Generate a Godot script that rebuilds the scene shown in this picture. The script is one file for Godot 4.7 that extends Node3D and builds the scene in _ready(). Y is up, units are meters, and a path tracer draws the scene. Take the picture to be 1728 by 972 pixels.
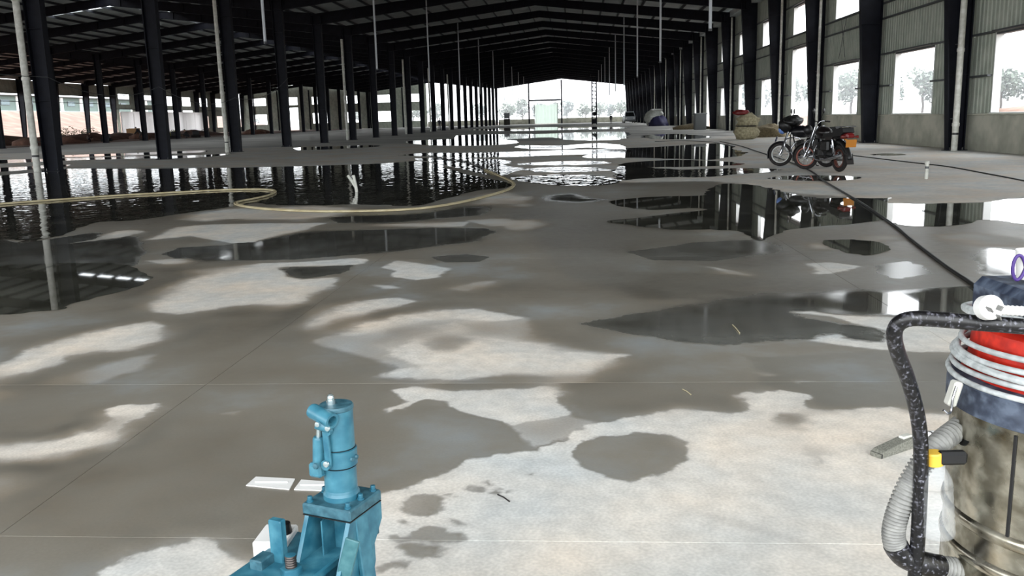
extends Node3D
# A large steel portal-frame hall under construction, its concrete floor wet and puddled,
# with a blue hydraulic machine and an industrial vacuum cleaner in the foreground.

const BAY := 9.2136          # spacing of the frames along the hall
const FIRST := 32.35         # distance of the first frame in view
const X_RIGHT := 13.15
const X_ROW := -19.78        # columns between the near and the middle aisle
const X_ROW2 := -52.71       # columns between the middle and the left aisle
const X_LEFT := -85.64
const GABLE := -226.4
const FRONT := 5.0
const EAVE := 8.97           # underside of the rafters at the columns
const RIDGE := 10.97         # underside of the rafters at the ridge
const ORD := ["first", "second", "third", "fourth", "fifth", "sixth", "seventh", "eighth", "ninth", "tenth", "eleventh", "twelfth", "thirteenth", "fourteenth"]

const WETNESS := [
	[0.52, [-78.76, -57.68, -12.88, -31.8, -7.13, -31.83, -6.13, -33.56, -3.22, -26.43, -1.11, -23.07, 1.06, -20.33, 3.06, -20.3, 3.75, -17.36, 4.75, -15.5, 4.95, -14.32, 12.07, -14.42, 2.57, -1.2, -4.32, -0.84]],
	[0.6, [-1.43, -18.94, 0.59, -15.27, 1.66, -10.93, 2.9, -9.8, 3.5, -7.95, 2.98, -6.74, 1.54, -7.03, 0.62, -7.2, -0.08, -8.2, -0.55, -11.2, -1.27, -14.16]],
	[0.8, [0.57, -9.82, 1.46, -10.53, 2.26, -10.69, 2.17, -9.66, 1.39, -9.12, 0.79, -9.26]],
	[0.95, [-15.98, -13.02, -8.19, -11.88, -7.59, -11.45, -7.42, -11.85, -7.15, -12.53, -6.2, -11.89, -5.32, -10.41, -4.92, -9.32, -5.79, -9.51, -6.54, -9.41, -11.16, -9]],
	[0.93, [-4.09, -11.82, -3.67, -12.14, -2.71, -12.28, -2.01, -12.39, -1.28, -12.22, -1.11, -11.81, -1.3, -10.85, -1.62, -10.62, -2.19, -10.1, -2.71, -9.88, -3.15, -9.66, -3.98, -9.61, -4.6, -9.75, -5.05, -10.24, -5.06, -10.74, -4.52, -10.94]],
	[0.9, [-4.14, -14.37, -3.39, -14.34, -2.65, -14.49, -2.02, -15.56, -1.53, -14.96, -1.52, -13.93, -2.19, -13.54, -2.81, -13.08, -3.7, -13.22]],
	[0.86, [-3.17, -8.91, -3.02, -9.24, -2.42, -9.26, -2.39, -8.67, -2.68, -8.39, -2.9, -8.57]],
	[0.82, [-1.69, -9.69, -1.3, -9.87, -0.98, -9.62, -1.03, -9.3, -1.43, -9.3]],
	[0.9, [-0.7, -16.55, -0.59, -17.56, -0.05, -17.71, 0.26, -16.35, 0.72, -16.25, -0.08, -15.73]],
	[0.88, [0.03, -6.35, 0.35, -6.63, 0.76, -6.85, 1.18, -7.12, 1.57, -7.32, 1.91, -7.25, 2.34, -7.5, 2.55, -7.41, 3.15, -7.58, 4.19, -7.73, 3.55, -6.51, 2.86, -6.46, 2.24, -6.55, 2, -6.58, 1.87, -6.58, 1.61, -6.72, 1.65, -6.49, 2.06, -6.16, 2.09, -5.98, 1.95, -5.75, 1.74, -5.85, 1.5, -5.86, 1.2, -5.8, 0.95, -5.71, 0.66, -5.82, 0.35, -6.03]],
	[0.96, [2.21, -7.23, 2.49, -7.36, 2.81, -7.39, 3.13, -7.53, 3.97, -7.69, 3.41, -6.55, 2.88, -6.5, 2.52, -6.61, 2.24, -6.61, 2.06, -6.74]],
	[0.9, [4.19, -9.5, 4.47, -9.77, 4.64, -9.41, 5.49, -9.13, 4.59, -7.59, 3.85, -7.75, 3.82, -7.98, 3.67, -8.18]],
	[0.78, [2.92, -8.7, 3.24, -8.96, 3.33, -8.66, 3.19, -8.21, 2.85, -7.99, 2.77, -8.24]],
	[0.61, [1.09, -5.43, 1.97, -5.55, 2.41, -5.4, 1.98, -4.4, 1.16, -4.4, 1.16, -4.58, 1.05, -4.86]],
	[0.05, [-3.78, -9.11, -3.48, -9.4, -3.09, -9.44, -2.53, -9.68, -2.3, -9.58, -2.35, -9.22, -2.75, -9.14, -3.33, -9.11, -3.66, -8.88]],
	[0.06, [-3.73, -7.26, -3.87, -8, -3.9, -8.61, -3.51, -9.09, -3.25, -9.18, -2.89, -8.54, -2.69, -8.36, -2.37, -8.47, -2.33, -7.93, -2.36, -7.52, -2.32, -7.14, -2.5, -7.05, -2.75, -7.18, -2.97, -7.07, -3.25, -6.79, -3.51, -6.91]],
	[0.06, [-2.06, -6.24, -2.09, -6.55, -2, -7.07, -1.89, -7.24, -1.62, -7.42, -1.38, -7.23, -1.57, -6.94, -1.75, -6.66, -1.89, -6.33, -1.97, -6.12]],
	[0.1, [-2.08, -9.01, -2.01, -9.47, -1.75, -9.28, -1.34, -8.91, -1.34, -8.36, -1.56, -8.25, -1.84, -8.46, -1.86, -8.81]],
	[0.2, [-1.93, -8, -1.79, -7.99, -1.64, -7.83, -1.81, -7.81]],
	[0.25, [-1.15, -7.77, -0.97, -8.08, -0.78, -8.19, -0.84, -7.92, -0.97, -7.62]],
	[0.27, [-1.88, -5.85, -1.68, -6.39, -1.31, -6.83, -0.84, -6.92, -0.38, -6.56, -0.3, -6.1, -0.23, -5.73, 0.3, -5.48, 0.2, -5.18, 0.05, -5.01, -0.27, -5.04, -0.62, -5, -0.86, -4.95, -1.23, -5.01, -1.18, -5.21, -1.34, -5.43, -1.66, -5.65]],
	[0.03, [-1.77, -6.05, -1.62, -6.51, -1.33, -6.73, -1.12, -6.87, -0.83, -6.9, -0.41, -6.56, -0.6, -6.47, -0.98, -6.57, -1.24, -6.48, -1.46, -6.22, -1.64, -6.04]],
	[0.08, [-1.14, -6.3, -0.96, -6.44, -0.79, -6.28, -0.94, -6.14]],
	[0.0, [-1.26, -5.52, -1.23, -5.76, -1.11, -5.97, -0.92, -6.05, -0.69, -5.98, -0.51, -5.84, -0.2, -5.78, -0.21, -5.58, 0.06, -5.51, 0.3, -5.49, 0.24, -5.34, 0.12, -5.12, 0.01, -4.97, -0.19, -5, -0.41, -5.08, -0.75, -4.95, -1.2, -5.03, -1.15, -5.16, -0.95, -5.26, -1.07, -5.34]],
	[0.4, [-1.09, -5.82, -0.98, -5.95, -0.81, -5.95, -0.71, -5.81, -0.78, -5.73, -0.92, -5.6, -1, -5.66]],
	[0.02, [-1.03, -4.37, -0.93, -4.55, -1.07, -4.77, -0.94, -4.82, -0.81, -4.78, -0.72, -4.72, -0.59, -4.75, -0.32, -4.76, -0.24, -4.81, -0.09, -4.8, -0.1, -4.66, -0.12, -4.51, -0.07, -4.31, -0.21, -4.2, -0.34, -4.16, -0.39, -4.23, -0.54, -4.32, -0.66, -4.41, -0.72, -4.55, -0.82, -4.59, -0.89, -4.51, -0.96, -4.39]],
	[0.3, [-0.35, -4.17, -0.08, -4.31, 0.1, -4.18, -0.05, -3.99, -0.21, -3.88, -0.28, -4.01]],
	[0.0, [-0.8, -3.29, -0.78, -3.37, -0.65, -3.46, -0.63, -3.53, -0.5, -3.73, -0.35, -3.8, -0.21, -3.84, -0.04, -3.98, 0.04, -4.17, 0.18, -4.26, 0.35, -4.31, 0.49, -4.4, 0.62, -4.38, 0.73, -4.34, 0.83, -4.35, 0.9, -4.46, 0.84, -4.64, 0.91, -4.71, 0.97, -4.65, 1.1, -4.75, 1.23, -4.64, 1.16, -4.51, 1.15, -4.41, 1.28, -4.38, 1.46, -4.42, 1.6, -4.44, 1.73, -4.33, 1.96, -4.29, 2.27, -4.29, 2.92, -2.67, 1.4, -1.14, -1.46, -0.99, -1.71, -2.41, -1.69, -2.66, -1.68, -2.72, -1.63, -2.83, -1.53, -2.87, -1.46, -2.93, -1.39, -2.93, -1.32, -2.85, -1.26, -2.8, -1.14, -2.76, -1.01, -2.85, -0.92, -2.99, -0.84, -3.19]],
	[0.5, [-0.04, -3.77, -0.01, -3.91, 0.09, -4.02, 0.27, -4.07, 0.43, -4.04, 0.51, -3.94, 0.49, -3.79, 0.44, -3.65, 0.33, -3.56, 0.21, -3.47, 0.08, -3.53, -0.01, -3.63]],
	[0.48, [0.96, -4.21, 1.02, -4.3, 1.1, -4.34, 1.15, -4.29, 1.1, -4.2, 1.01, -4.12, 0.95, -4.12]],
	[0.55, [1.06, -4.4, 1.11, -4.47, 1.1, -4.43, 1.06, -4.37]],
	[0.24, [0.99, -3.77, 1.05, -3.9, 1.11, -3.92, 1.11, -3.81, 1.07, -3.7, 1.02, -3.65, 0.99, -3.69, 1.05, -3.74]],
	[0.42, [-0.47, -3.41, -0.44, -3.45, -0.4, -3.42, -0.42, -3.37, -0.45, -3.37]],
	[0.44, [-0.4, -3.36, -0.37, -3.4, -0.33, -3.37, -0.36, -3.34]],
	[0.46, [-0.37, -3.41, -0.33, -3.42, -0.34, -3.39]],
	[0.42, [-0.32, -3.38, -0.29, -3.39, -0.28, -3.36, -0.31, -3.35]],
	[0.45, [-0.27, -3.57, -0.25, -3.59, -0.23, -3.57, -0.25, -3.55]],
	[0.5, [-0.53, -3.34, -0.52, -3.37, -0.5, -3.34, -0.51, -3.32]],
	[0.4, [-0.41, -3.47, -0.38, -3.5, -0.37, -3.45, -0.39, -3.43]],
	[0.46, [-0.69, -3.21, -0.69, -3.28, -0.66, -3.34, -0.59, -3.36, -0.53, -3.32, -0.52, -3.22, -0.56, -3.14, -0.63, -3.15]],
	[0.44, [-0.71, -2.97, -0.64, -3.01, -0.6, -3.06, -0.53, -3.07, -0.51, -3.02, -0.43, -3.01, -0.43, -2.95, -0.51, -2.92, -0.62, -2.94, -0.68, -2.93]],
	[0.48, [-0.68, -2.93, -0.6, -2.92, -0.51, -2.91, -0.51, -2.84, -0.56, -2.81, -0.62, -2.82]],
	[0.5, [-0.71, -2.73, -0.69, -2.78, -0.6, -2.8, -0.63, -2.75, -0.68, -2.7]],
	[0.4, [-0.68, -3.1, -0.65, -3.12, -0.63, -3.09, -0.66, -3.07]],
	[0.36, [-0.51, -3.12, -0.47, -3.13, -0.46, -3.08, -0.5, -3.07]],
	[0.18, [0.67, -3.51, 0.73, -3.56, 0.77, -3.52, 0.71, -3.45]],
	[0.14, [0.46, -3.21, 0.62, -3.11, 0.86, -2.89, 0.83, -2.86, 0.59, -3.04, 0.44, -3.17]],
	[0.05, [-3.8, -5, -3.8, -5.34, -3.85, -5.71, -3.74, -6.08, -3.57, -6.39, -3.37, -6.58, -3.21, -6.41, -3.02, -5.91, -3.08, -5.67, -3.31, -5.66, -3.47, -5.51, -3.4, -5.33, -3.53, -5.11, -3.56, -4.98]],
	[0.33, [-3.18, -4.99, -3.09, -5.39, -2.87, -5.59, -2.78, -5.24, -2.95, -4.91]],
	[0.04, [-3, -3.79, -2.81, -3.87, -2.57, -3.95, -2.44, -4.11, -2.41, -4.24, -2.54, -4.42, -2.49, -4.51, -2.31, -4.52, -2.28, -4.38, -2.34, -4.19, -2.27, -3.95, -2.35, -3.78, -2.51, -3.69, -2.9, -3.66]],
	[0.32, [-2.75, -3.53, -2.53, -3.46, -2.41, -3.39, -2.39, -3.31, -2.56, -3.27]],
	[0.3, [-3.67, -4.81, -3.4, -4.75, -3.27, -4.66, -3.27, -4.55, -3.43, -4.48]],
	[0.36, [-1.93, -4.35, -1.8, -4.41, -1.79, -4.31]],
	[0.08, [-6.08, -12.67, -6.11, -13.03, -5.78, -13.29, -4.98, -13.33, -3.85, -13.24, -3.92, -12.38, -4.08, -11.63, -4.22, -11.18, -4.51, -11.1, -4.98, -11.5, -5.42, -11.92, -5.9, -11.49, -5.91, -11.85]],
	[0.15, [-6.71, -11.7, -6.9, -12.3, -6.77, -12.83, -6.37, -12.57, -6.41, -11.85, -6.85, -11.31]],
	[0.14, [-6.57, -14.06, -6.78, -14.91, -6.67, -15.38, -6.38, -16.07, -5.82, -15.64, -5.53, -16.02, -4.77, -16.09, -3.95, -15.51, -3.98, -14.08, -4.47, -13.73, -5.17, -13.84, -5.75, -14.02, -5.96, -13.72]],
	[0.3, [-5.15, -13.59, -4.44, -13.65, -4.11, -13.84, -4.19, -13.45]],
	[0.2, [-5.01, -9.7, -4.72, -9.84, -4.46, -9.82, -4.36, -9.47, -4.49, -9.32]],
	[0.2, [-4.09, -8.73, -4, -9.09, -3.51, -9.28, -3.6, -8.98, -3.89, -8.75]],
	[0.2, [-3.19, -12.84, -2.42, -13.03, -1.62, -13.06, -1.64, -12.48, -2.42, -12.52]],
	[0.25, [-1.73, -13.23, -1.12, -13.45, -0.62, -12.61, -1.2, -12.41]],
	[0.2, [-2.05, -17.62, -1.53, -18.66, -1.08, -17.4, -1.4, -15.66, -1.82, -15.63]],
	[0.2, [-1.3, -17.19, -0.84, -17.35, -0.86, -15.45, -1.13, -14.88]],
	[0.25, [-1, -13.12, -0.6, -13.21, -0.44, -12.45, -0.74, -11.82, -1.01, -12.12]],
	[0.15, [2.23, -8.9, 2.52, -8.95, 2.77, -8.71, 2.59, -8.45, 2.38, -8.31, 2.19, -8.26, 2.29, -8.54]],
	[0.2, [1.24, -8.84, 1.39, -8.68, 1.59, -8.37, 1.65, -8.17, 1.42, -8.35]],
	[0.04, [1.59, -6.68, 1.74, -6.71, 1.98, -6.56, 2.24, -6.49, 2.78, -6.26, 3.19, -6.12, 2.82, -5.39, 2.3, -5.49, 2.09, -5.51, 1.97, -5.54, 1.78, -5.66, 1.5, -5.84, 1.64, -5.98, 1.73, -6.01, 1.75, -5.86, 1.95, -5.76, 2.08, -5.97, 2.07, -6.14, 1.87, -6.52]],
	[0.34, [1.05, -5.1, 1.15, -5.04, 1.11, -4.99]],
	[0.34, [1.22, -4.94, 1.35, -4.89, 1.21, -4.85]],
	[0.2, [2.6, -10.2, 2.84, -10.27, 2.76, -9.82, 2.55, -9.66]],
	[0.25, [3.41, -10.82, 3.91, -10.87, 3.83, -10.46, 3.32, -10.32]],
	[0.3, [4.14, -10.73, 4.79, -10.98, 5.07, -10.41, 4.82, -9.77, 4.32, -9.87]],
]
const PUDDLES := {
	"left_big": [-25.29, -25.39, -21.12, -28.04, -20.29, -29.89, -19.97, -31.48, -20.24, -33.86, -16.18, -32.3, -12.35, -31.59, -9.53, -31.63, -7.18, -32.27, -6.13, -33.56, -4.98, -31.31, -3.52, -25.95, -2.43, -23.03, -1.76, -21.53, -1.44, -20.3, -1.65, -19.32, -2.08, -18.95, -2.33, -17.97, -2.55, -16.95, -2.87, -15.73, -3.5, -15.96, -4.16, -16.2, -4.64, -16.18, -5.63, -16.37, -6.29, -16.86, -6.47, -16.31, -6.92, -15.22, -7.35, -14.1, -7.87, -13.84, -7.53, -12.38, -7.5, -11.98, -7.63, -11.51, -8.19, -11.88, -11.42, -11.3],
	"left_near": [-8.9, -9.65, -6.62, -9.54, -6.2, -9.55, -5.84, -9.6, -5.41, -9.56, -4.92, -9.32, -4.47, -8.76, -4.29, -8.41, -4.24, -8, -4.34, -7.6, -4.43, -7.32, -4.38, -7.05, -4.59, -6.96, -4.82, -6.86, -6.28, -6.72],
	"left_strip": [-31.23, -34.65, -24.68, -36.44, -23.72, -37.44, -22.68, -37.99, -21.5, -36.07, -21.85, -34.47, -22.11, -32.6, -26.53, -29.39],
	"left_strip2": [-40.32, -44.83, -31.51, -46.6, -28, -46.97, -24.01, -47.09, -20.49, -46.7, -18.92, -48.16, -18.91, -43.06, -22.05, -43.34, -25.8, -43.25, -27.94, -41.29, -34.57, -38.39],
	"left_strip3": [-31.34, -52.61, -28.49, -53.66, -26.09, -55.07, -23.8, -55.65, -22.3, -51.85, -23.74, -50.08, -25.97, -48.89, -29.14, -49.02],
	"left_strip4": [-18.32, -57.4, -16.16, -58.2, -13.71, -58.83, -12.34, -55.4, -14.32, -51.52, -16.4, -51.91],
	"mid_band": [-7.95, -39.86, -7.09, -42.05, -4.65, -40.62, -1.95, -41.09, 0.79, -41.56, 2.38, -40.52, 2.03, -36.7, -0.75, -35.93, -3.57, -35.25, -6.38, -37.81],
	"mid_main": [1.18, -25.97, 1.59, -27.07, 2.73, -24.8, 3.61, -24.74, 4.68, -24.62, 5.38, -23.79, 4.78, -22.74, 4.02, -22.3, 3.14, -21.48, 2.39, -21.72, 1.48, -21.38, 1.1, -21.09, 0.99, -23.09],
	"hose_end": [-6.52, -35.69, -5.11, -36.04, -3.58, -34.25, -2.66, -32.85, -2.26, -30.93, -2.36, -29.05, -1.66, -27.07, -1.72, -25.31, -2.03, -23.85, -2.58, -24.54, -3.68, -27.85, -4.8, -30.83],
	"streak_a": [-2.05, -29.66, -0.85, -30.7, 0.58, -30.46, 1.13, -29.03, 0.35, -28.27, -0.79, -28.39],
	"streak_b": [-1.62, -26.44, -0.67, -27.32, 0.5, -26.54, 0.98, -25.17, 0.3, -24.59, -0.69, -24.67],
	"streak_c": [-1.68, -22.79, -0.66, -23.64, 0.43, -23.03, 1.02, -21.31, 0.91, -20, 0.14, -19.52, -0.56, -20.05, -1.23, -21.18],
	"right_band": [0.41, -33.23, 0.97, -39.97, 2.38, -42.06, 3.82, -42.7, 6.33, -45.36, 7.36, -45.53, 7.19, -41.93, 6.7, -37.67, 6.5, -34.65, 5.86, -31.84, 5.11, -30.84, 4.36, -29.5, 3.38, -30.82, 1.84, -32.5],
	"right_band2": [1.58, -28.83, 3.3, -30.01, 4.58, -28.61, 4.96, -26.65, 4.17, -26.01, 2.85, -25.92, 1.52, -26.77],
	"far_band": [-11.5, -86.64, -6.58, -89.33, -3.14, -84.76, 1.12, -88.42, 4.71, -83.06, 3.46, -61.06, 1.39, -56.83, -0.36, -59.99, -2.33, -69.11, -4.88, -66.07, -7.7, -63.72],
	"far_band2": [-3.07, -50.67, -0.89, -47.99, 0.94, -50.81, 2, -48.84, 2.47, -43.66, 1.71, -41.73, 0.64, -44.1, -0.88, -42.67, -2.77, -45.6],
	"far_band3": [-12.9, -68.46, -10.03, -71.18, -4.74, -64.21, -3.97, -53.64, -7.08, -52.62, -10.74, -59.08],
	"far_band4": [5.02, -66.93, 7.39, -70.8, 8.46, -64.87, 8.8, -58.73, 6.76, -54.55, 4.91, -57.91],
	"far_band5": [-16.36, -135.95, -10.76, -146.46, -1, -141.41, 6.46, -123.96, 5.56, -106.78, -0.77, -108.19, -8.16, -110.99],
	"bike_front": [4.42, -20.67, 4.94, -21.33, 5.7, -21.29, 6.18, -20.92, 6.38, -20.25, 5.88, -19.65, 5.22, -19.48, 4.8, -19.97],
	"right_main": [0.46, -12.74, 0.91, -13.13, 1.51, -13.68, 2, -14.03, 1.89, -14.42, 1.28, -14.25, 0.83, -14.72, 0.57, -15.71, 1.14, -16.4, 1.83, -16.62, 2.34, -16.63, 2.58, -17.64, 3.09, -19.22, 3.66, -19.06, 3.87, -17.9, 3.97, -16.51, 4.23, -15.73, 4.75, -15.61, 5.18, -15.41, 5.38, -15.48, 5.04, -14.69, 5.5, -14.41, 6.37, -14.43, 7.04, -14.9, 7.31, -14.95, 9.4, -15.03, 6.82, -10.82, 5.71, -11.62, 5.67, -11.95, 5.4, -12.2, 5.13, -11.84, 4.67, -11.58, 4.21, -11.78, 4.22, -12.31, 3.6, -11.93, 3.18, -11.79, 2.95, -11.64, 2.73, -11.48, 2.47, -11.05, 2.22, -10.59, 2.12, -10.61, 2.11, -11.27, 1.82, -11.6, 1.22, -11.75, 1.07, -11.9],
	"right_small": [2.85, -10.42, 3.09, -10.49, 3.33, -10.46, 3.44, -10.16, 3.43, -9.79, 3.29, -9.55, 3.03, -9.32, 2.9, -9.46, 2.83, -9.81],
	"right_far": [9.9, -30.6, 10.66, -31.14, 10.86, -30.06, 10.12, -29.56],
}

var M := {}
var used := {}
var rng := RandomNumberGenerator.new()


func frame_z(k: float) -> float:
	return -(FIRST + BAY * k)


# ---------------------------------------------------------------- nodes
func numbered(called: String) -> String:
	var k: int = used.get(called, 0)
	used[called] = k + 1
	return called if k == 0 else "%s_%03d" % [called, k]


func tag(o: Node3D, label: String, category: String, group := "") -> Node3D:
	o.set_meta("label", label)
	o.set_meta("category", category)
	if group:
		o.set_meta("group", group)
	return o


func thing(called: String, label: String, category: String, at := Vector3.ZERO, turn := 0.0, group := "") -> Node3D:
	var o := Node3D.new()
	o.name = numbered(called)
	add_child(o)
	o.position = at
	o.rotation.y = turn
	return tag(o, label, category, group)


func setting(called: String) -> Node3D:
	var o := Node3D.new()
	o.name = numbered(called)
	o.set_meta("kind", "structure")
	add_child(o)
	return o


func done(st: SurfaceTool) -> ArrayMesh:
	st.generate_normals()
	return st.commit()


func obj(called: String, shape, material: Material, parent: Node = null, at := Vector3.ZERO) -> MeshInstance3D:
	var o := MeshInstance3D.new()
	o.mesh = done(shape) if shape is SurfaceTool else shape
	o.material_override = material
	if parent == null:
		o.name = numbered(called)
		add_child(o)
	else:
		o.name = called
		parent.add_child(o, true)
	o.position = at
	return o


func copy_of(root: Node3D, at: Vector3, turn: float, label: String, group := "") -> Node3D:
	var r: Node3D = root.duplicate()
	r.name = numbered(str(root.name).rstrip("0123456789").trim_suffix("_"))
	add_child(r)
	r.position = at
	r.rotation.y = turn
	r.set_meta("label", label)
	if group:
		r.set_meta("group", group)
	return r


# ---------------------------------------------------------------- shapes
func S() -> SurfaceTool:
	var st := SurfaceTool.new()
	st.begin(Mesh.PRIMITIVE_TRIANGLES)
	return st


func tri(st: SurfaceTool, a: Vector3, b: Vector3, c: Vector3) -> void:
	st.add_vertex(a)
	st.add_vertex(c)
	st.add_vertex(b)


func quad(st: SurfaceTool, a: Vector3, b: Vector3, c: Vector3, d: Vector3) -> void:
	tri(st, a, b, c)
	tri(st, a, c, d)


func box(st: SurfaceTool, c: Vector3, s: Vector3, bevel := 0.0, basis := Basis.IDENTITY) -> void:
	# a box with chamfered edges
	st.set_smooth_group(-1)
	var h := s * 0.5
	var b := minf(bevel, minf(h.x, minf(h.y, h.z)) * 0.95)
	var p := func(x: float, y: float, z: float) -> Vector3: return c + basis * Vector3(x, y, z)
	for ax in 3:
		var u := (ax + 1) % 3
		var v := (ax + 2) % 3
		for sg in [-1.0, 1.0]:
			var q := []
			for k in [[-1, -1], [1, -1], [1, 1], [-1, 1]]:
				var w := Vector3.ZERO
				w[ax] = sg * h[ax]
				w[u] = k[0] * (h[u] - b)
				w[v] = k[1] * (h[v] - b)
				q.append(c + basis * w)
			if sg > 0:
				quad(st, q[0], q[1], q[2], q[3])
			else:
				quad(st, q[3], q[2], q[1], q[0])
	if b <= 0.0:
		return
	for ax in 3:
		var u := (ax + 1) % 3
		var v := (ax + 2) % 3
		for su in [-1.0, 1.0]:
			for sv in [-1.0, 1.0]:
				var q := []
				for k in [[-1, 0], [1, 0], [1, 1], [-1, 1]]:
					var w := Vector3.ZERO
					w[ax] = k[0] * (h[ax] - b)
					w[u] = su * (h[u] if k[1] == 0 else h[u] - b)
					w[v] = sv * (h[v] - b if k[1] == 0 else h[v])
					q.append(c + basis * w)
				if su * sv > 0:
					quad(st, q[0], q[1], q[2], q[3])
				else:
					quad(st, q[3], q[2], q[1], q[0])
	for sx in [-1.0, 1.0]:
		for sy in [-1.0, 1.0]:
			for sz in [-1.0, 1.0]:
				var a: Vector3 = p.call(sx * h.x, sy * (h.y - b), sz * (h.z - b))
				var d: Vector3 = p.call(sx * (h.x - b), sy * h.y, sz * (h.z - b))
				var e: Vector3 = p.call(sx * (h.x - b), sy * (h.y - b), sz * h.z)
				if sx * sy * sz > 0:
					tri(st, a, d, e)
				else:
					tri(st, a, e, d)


func boxed(c: Vector3, s: Vector3, bevel := 0.0, basis := Basis.IDENTITY) -> SurfaceTool:
	var st := S()
	box(st, c, s, bevel, basis)
	return st


func hexa(st: SurfaceTool, lo: Array, hi: Array) -> void:
	# a solid between two loops of points, flat sides, closed ends; lo runs counter-clockwise seen from outside below hi
	st.set_smooth_group(-1)
	var n := lo.size()
	for i in n:
		var j := (i + 1) % n
		quad(st, lo[i], lo[j], hi[j], hi[i])
	for i in range(1, n - 1):
		tri(st, lo[0], lo[i + 1], lo[i])
		tri(st, hi[0], hi[i], hi[i + 1])


func prism(st: SurfaceTool, poly: PackedVector2Array, depth: float, xf := Transform3D.IDENTITY) -> void:
	# an outline in x and y pushed along z, centred
	st.set_smooth_group(-1)
	if Geometry2D.is_polygon_clockwise(poly):
		poly.reverse()
	var n := poly.size()
	var z := Vector3(0, 0, depth * 0.5)
	for i in n:
		var a := Vector3(poly[i].x, poly[i].y, 0)
		var b := Vector3(poly[(i + 1) % n].x, poly[(i + 1) % n].y, 0)
		quad(st, xf * (a - z), xf * (b - z), xf * (b + z), xf * (a + z))
	var idx := Geometry2D.triangulate_polygon(poly)
	for i in range(0, idx.size(), 3):
		var q := [poly[idx[i]], poly[idx[i + 1]], poly[idx[i + 2]]]
		if Geometry2D.is_polygon_clockwise(PackedVector2Array(q)):
			q.reverse()
		var w := q.map(func(v): return Vector3(v.x, v.y, 0))
		tri(st, xf * (w[0] + z), xf * (w[1] + z), xf * (w[2] + z))
		tri(st, xf * (w[0] - z), xf * (w[2] - z), xf * (w[1] - z))


func frame_along(pts: Array) -> Array:
	# carried frames: [side, up] at each point
	var out := []
	var n := pts.size()
	var t0: Vector3 = (pts[1] - pts[0]).normalized()
	var side := t0.cross(Vector3.UP if absf(t0.y) < 0.9 else Vector3.RIGHT).normalized()
	var last := t0
	for i in n:
		var t: Vector3 = (pts[mini(i + 1, n - 1)] - pts[maxi(i - 1, 0)]).normalized()
		var ax := last.cross(t)
		if ax.length() > 1e-6:
			side = side.rotated(ax.normalized(), last.angle_to(t))
		side = (side - t * side.dot(t)).normalized()
		last = t
		out.append([side, side.cross(t).normalized()])
	return out


func tube(st: SurfaceTool, pts: Array, r, sides := 10, caps := true) -> void:
	var fr := frame_along(pts)
	var rings := []
	for i in pts.size():
		var rad: float = r[i] if r is Array else r
		var ring := []
		for k in sides:
			var a := TAU * k / sides
			ring.append(pts[i] + (fr[i][0] * cos(a) + fr[i][1] * sin(a)) * rad)
		rings.append(ring)
	st.set_smooth_group(0)
	for i in pts.size() - 1:
		for k in sides:
			var j := (k + 1) % sides
			quad(st, rings[i][j], rings[i][k], rings[i + 1][k], rings[i + 1][j])
	if caps:
		st.set_smooth_group(-1)
		var e := pts.size() - 1
		for k in sides:
			var j := (k + 1) % sides
			tri(st, pts[0], rings[0][k], rings[0][j])
			tri(st, pts[e], rings[e][j], rings[e][k])


func tubed(pts: Array, r, sides := 10, caps := true) -> SurfaceTool:
	var st := S()
	tube(st, pts, r, sides, caps)
	return st


func curve(pts: Array, steps := 6) -> Array:
	# a smooth line through the points
	var out := []
	var n := pts.size()
	for i in n - 1:
		var a: Vector3 = pts[maxi(i - 1, 0)]
		var b: Vector3 = pts[i]
		var c: Vector3 = pts[i + 1]
		var d: Vector3 = pts[mini(i + 2, n - 1)]
		for k in steps:
			out.append(b.cubic_interpolate(c, a, d, float(k) / steps))
	out.append(pts[n - 1])
	return out


func lathe(st: SurfaceTool, prof: Array, seg := 24, xf := Transform3D.IDENTITY, smooth := false) -> void:
	# profile of [radius, height], turned about y, running upwards on the outside; each step gets an edge unless smooth
	for i in prof.size() - 1:
		st.set_smooth_group(0 if smooth else i + 1)
		var a = prof[i]
		var b = prof[i + 1]
		for k in seg:
			var t0 := TAU * k / seg
			var t1 := TAU * (k + 1) / seg
			var d0 := Vector3(sin(t0), 0, cos(t0))
			var d1 := Vector3(sin(t1), 0, cos(t1))
			var p := [xf * (d0 * a[0] + Vector3(0, a[1], 0)), xf * (d1 * a[0] + Vector3(0, a[1], 0)), xf * (d1 * b[0] + Vector3(0, b[1], 0)), xf * (d0 * b[0] + Vector3(0, b[1], 0))]
			if a[0] < 1e-6:
				tri(st, p[0], p[2], p[3])
			elif b[0] < 1e-6:
				tri(st, p[0], p[1], p[2])
			else:
				quad(st, p[0], p[1], p[2], p[3])


func lathed(prof: Array, seg := 24, xf := Transform3D.IDENTITY, smooth := false) -> SurfaceTool:
	var st := S()
	lathe(st, prof, seg, xf, smooth)
	return st


func aim(at: Vector3, along: Vector3) -> Transform3D:
	# y runs along the given direction
	var y := along.normalized()
	var x := y.cross(Vector3.FORWARD if absf(y.z) < 0.9 else Vector3.RIGHT).normalized()
	return Transform3D(Basis(x, y, x.cross(y)), at)


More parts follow.
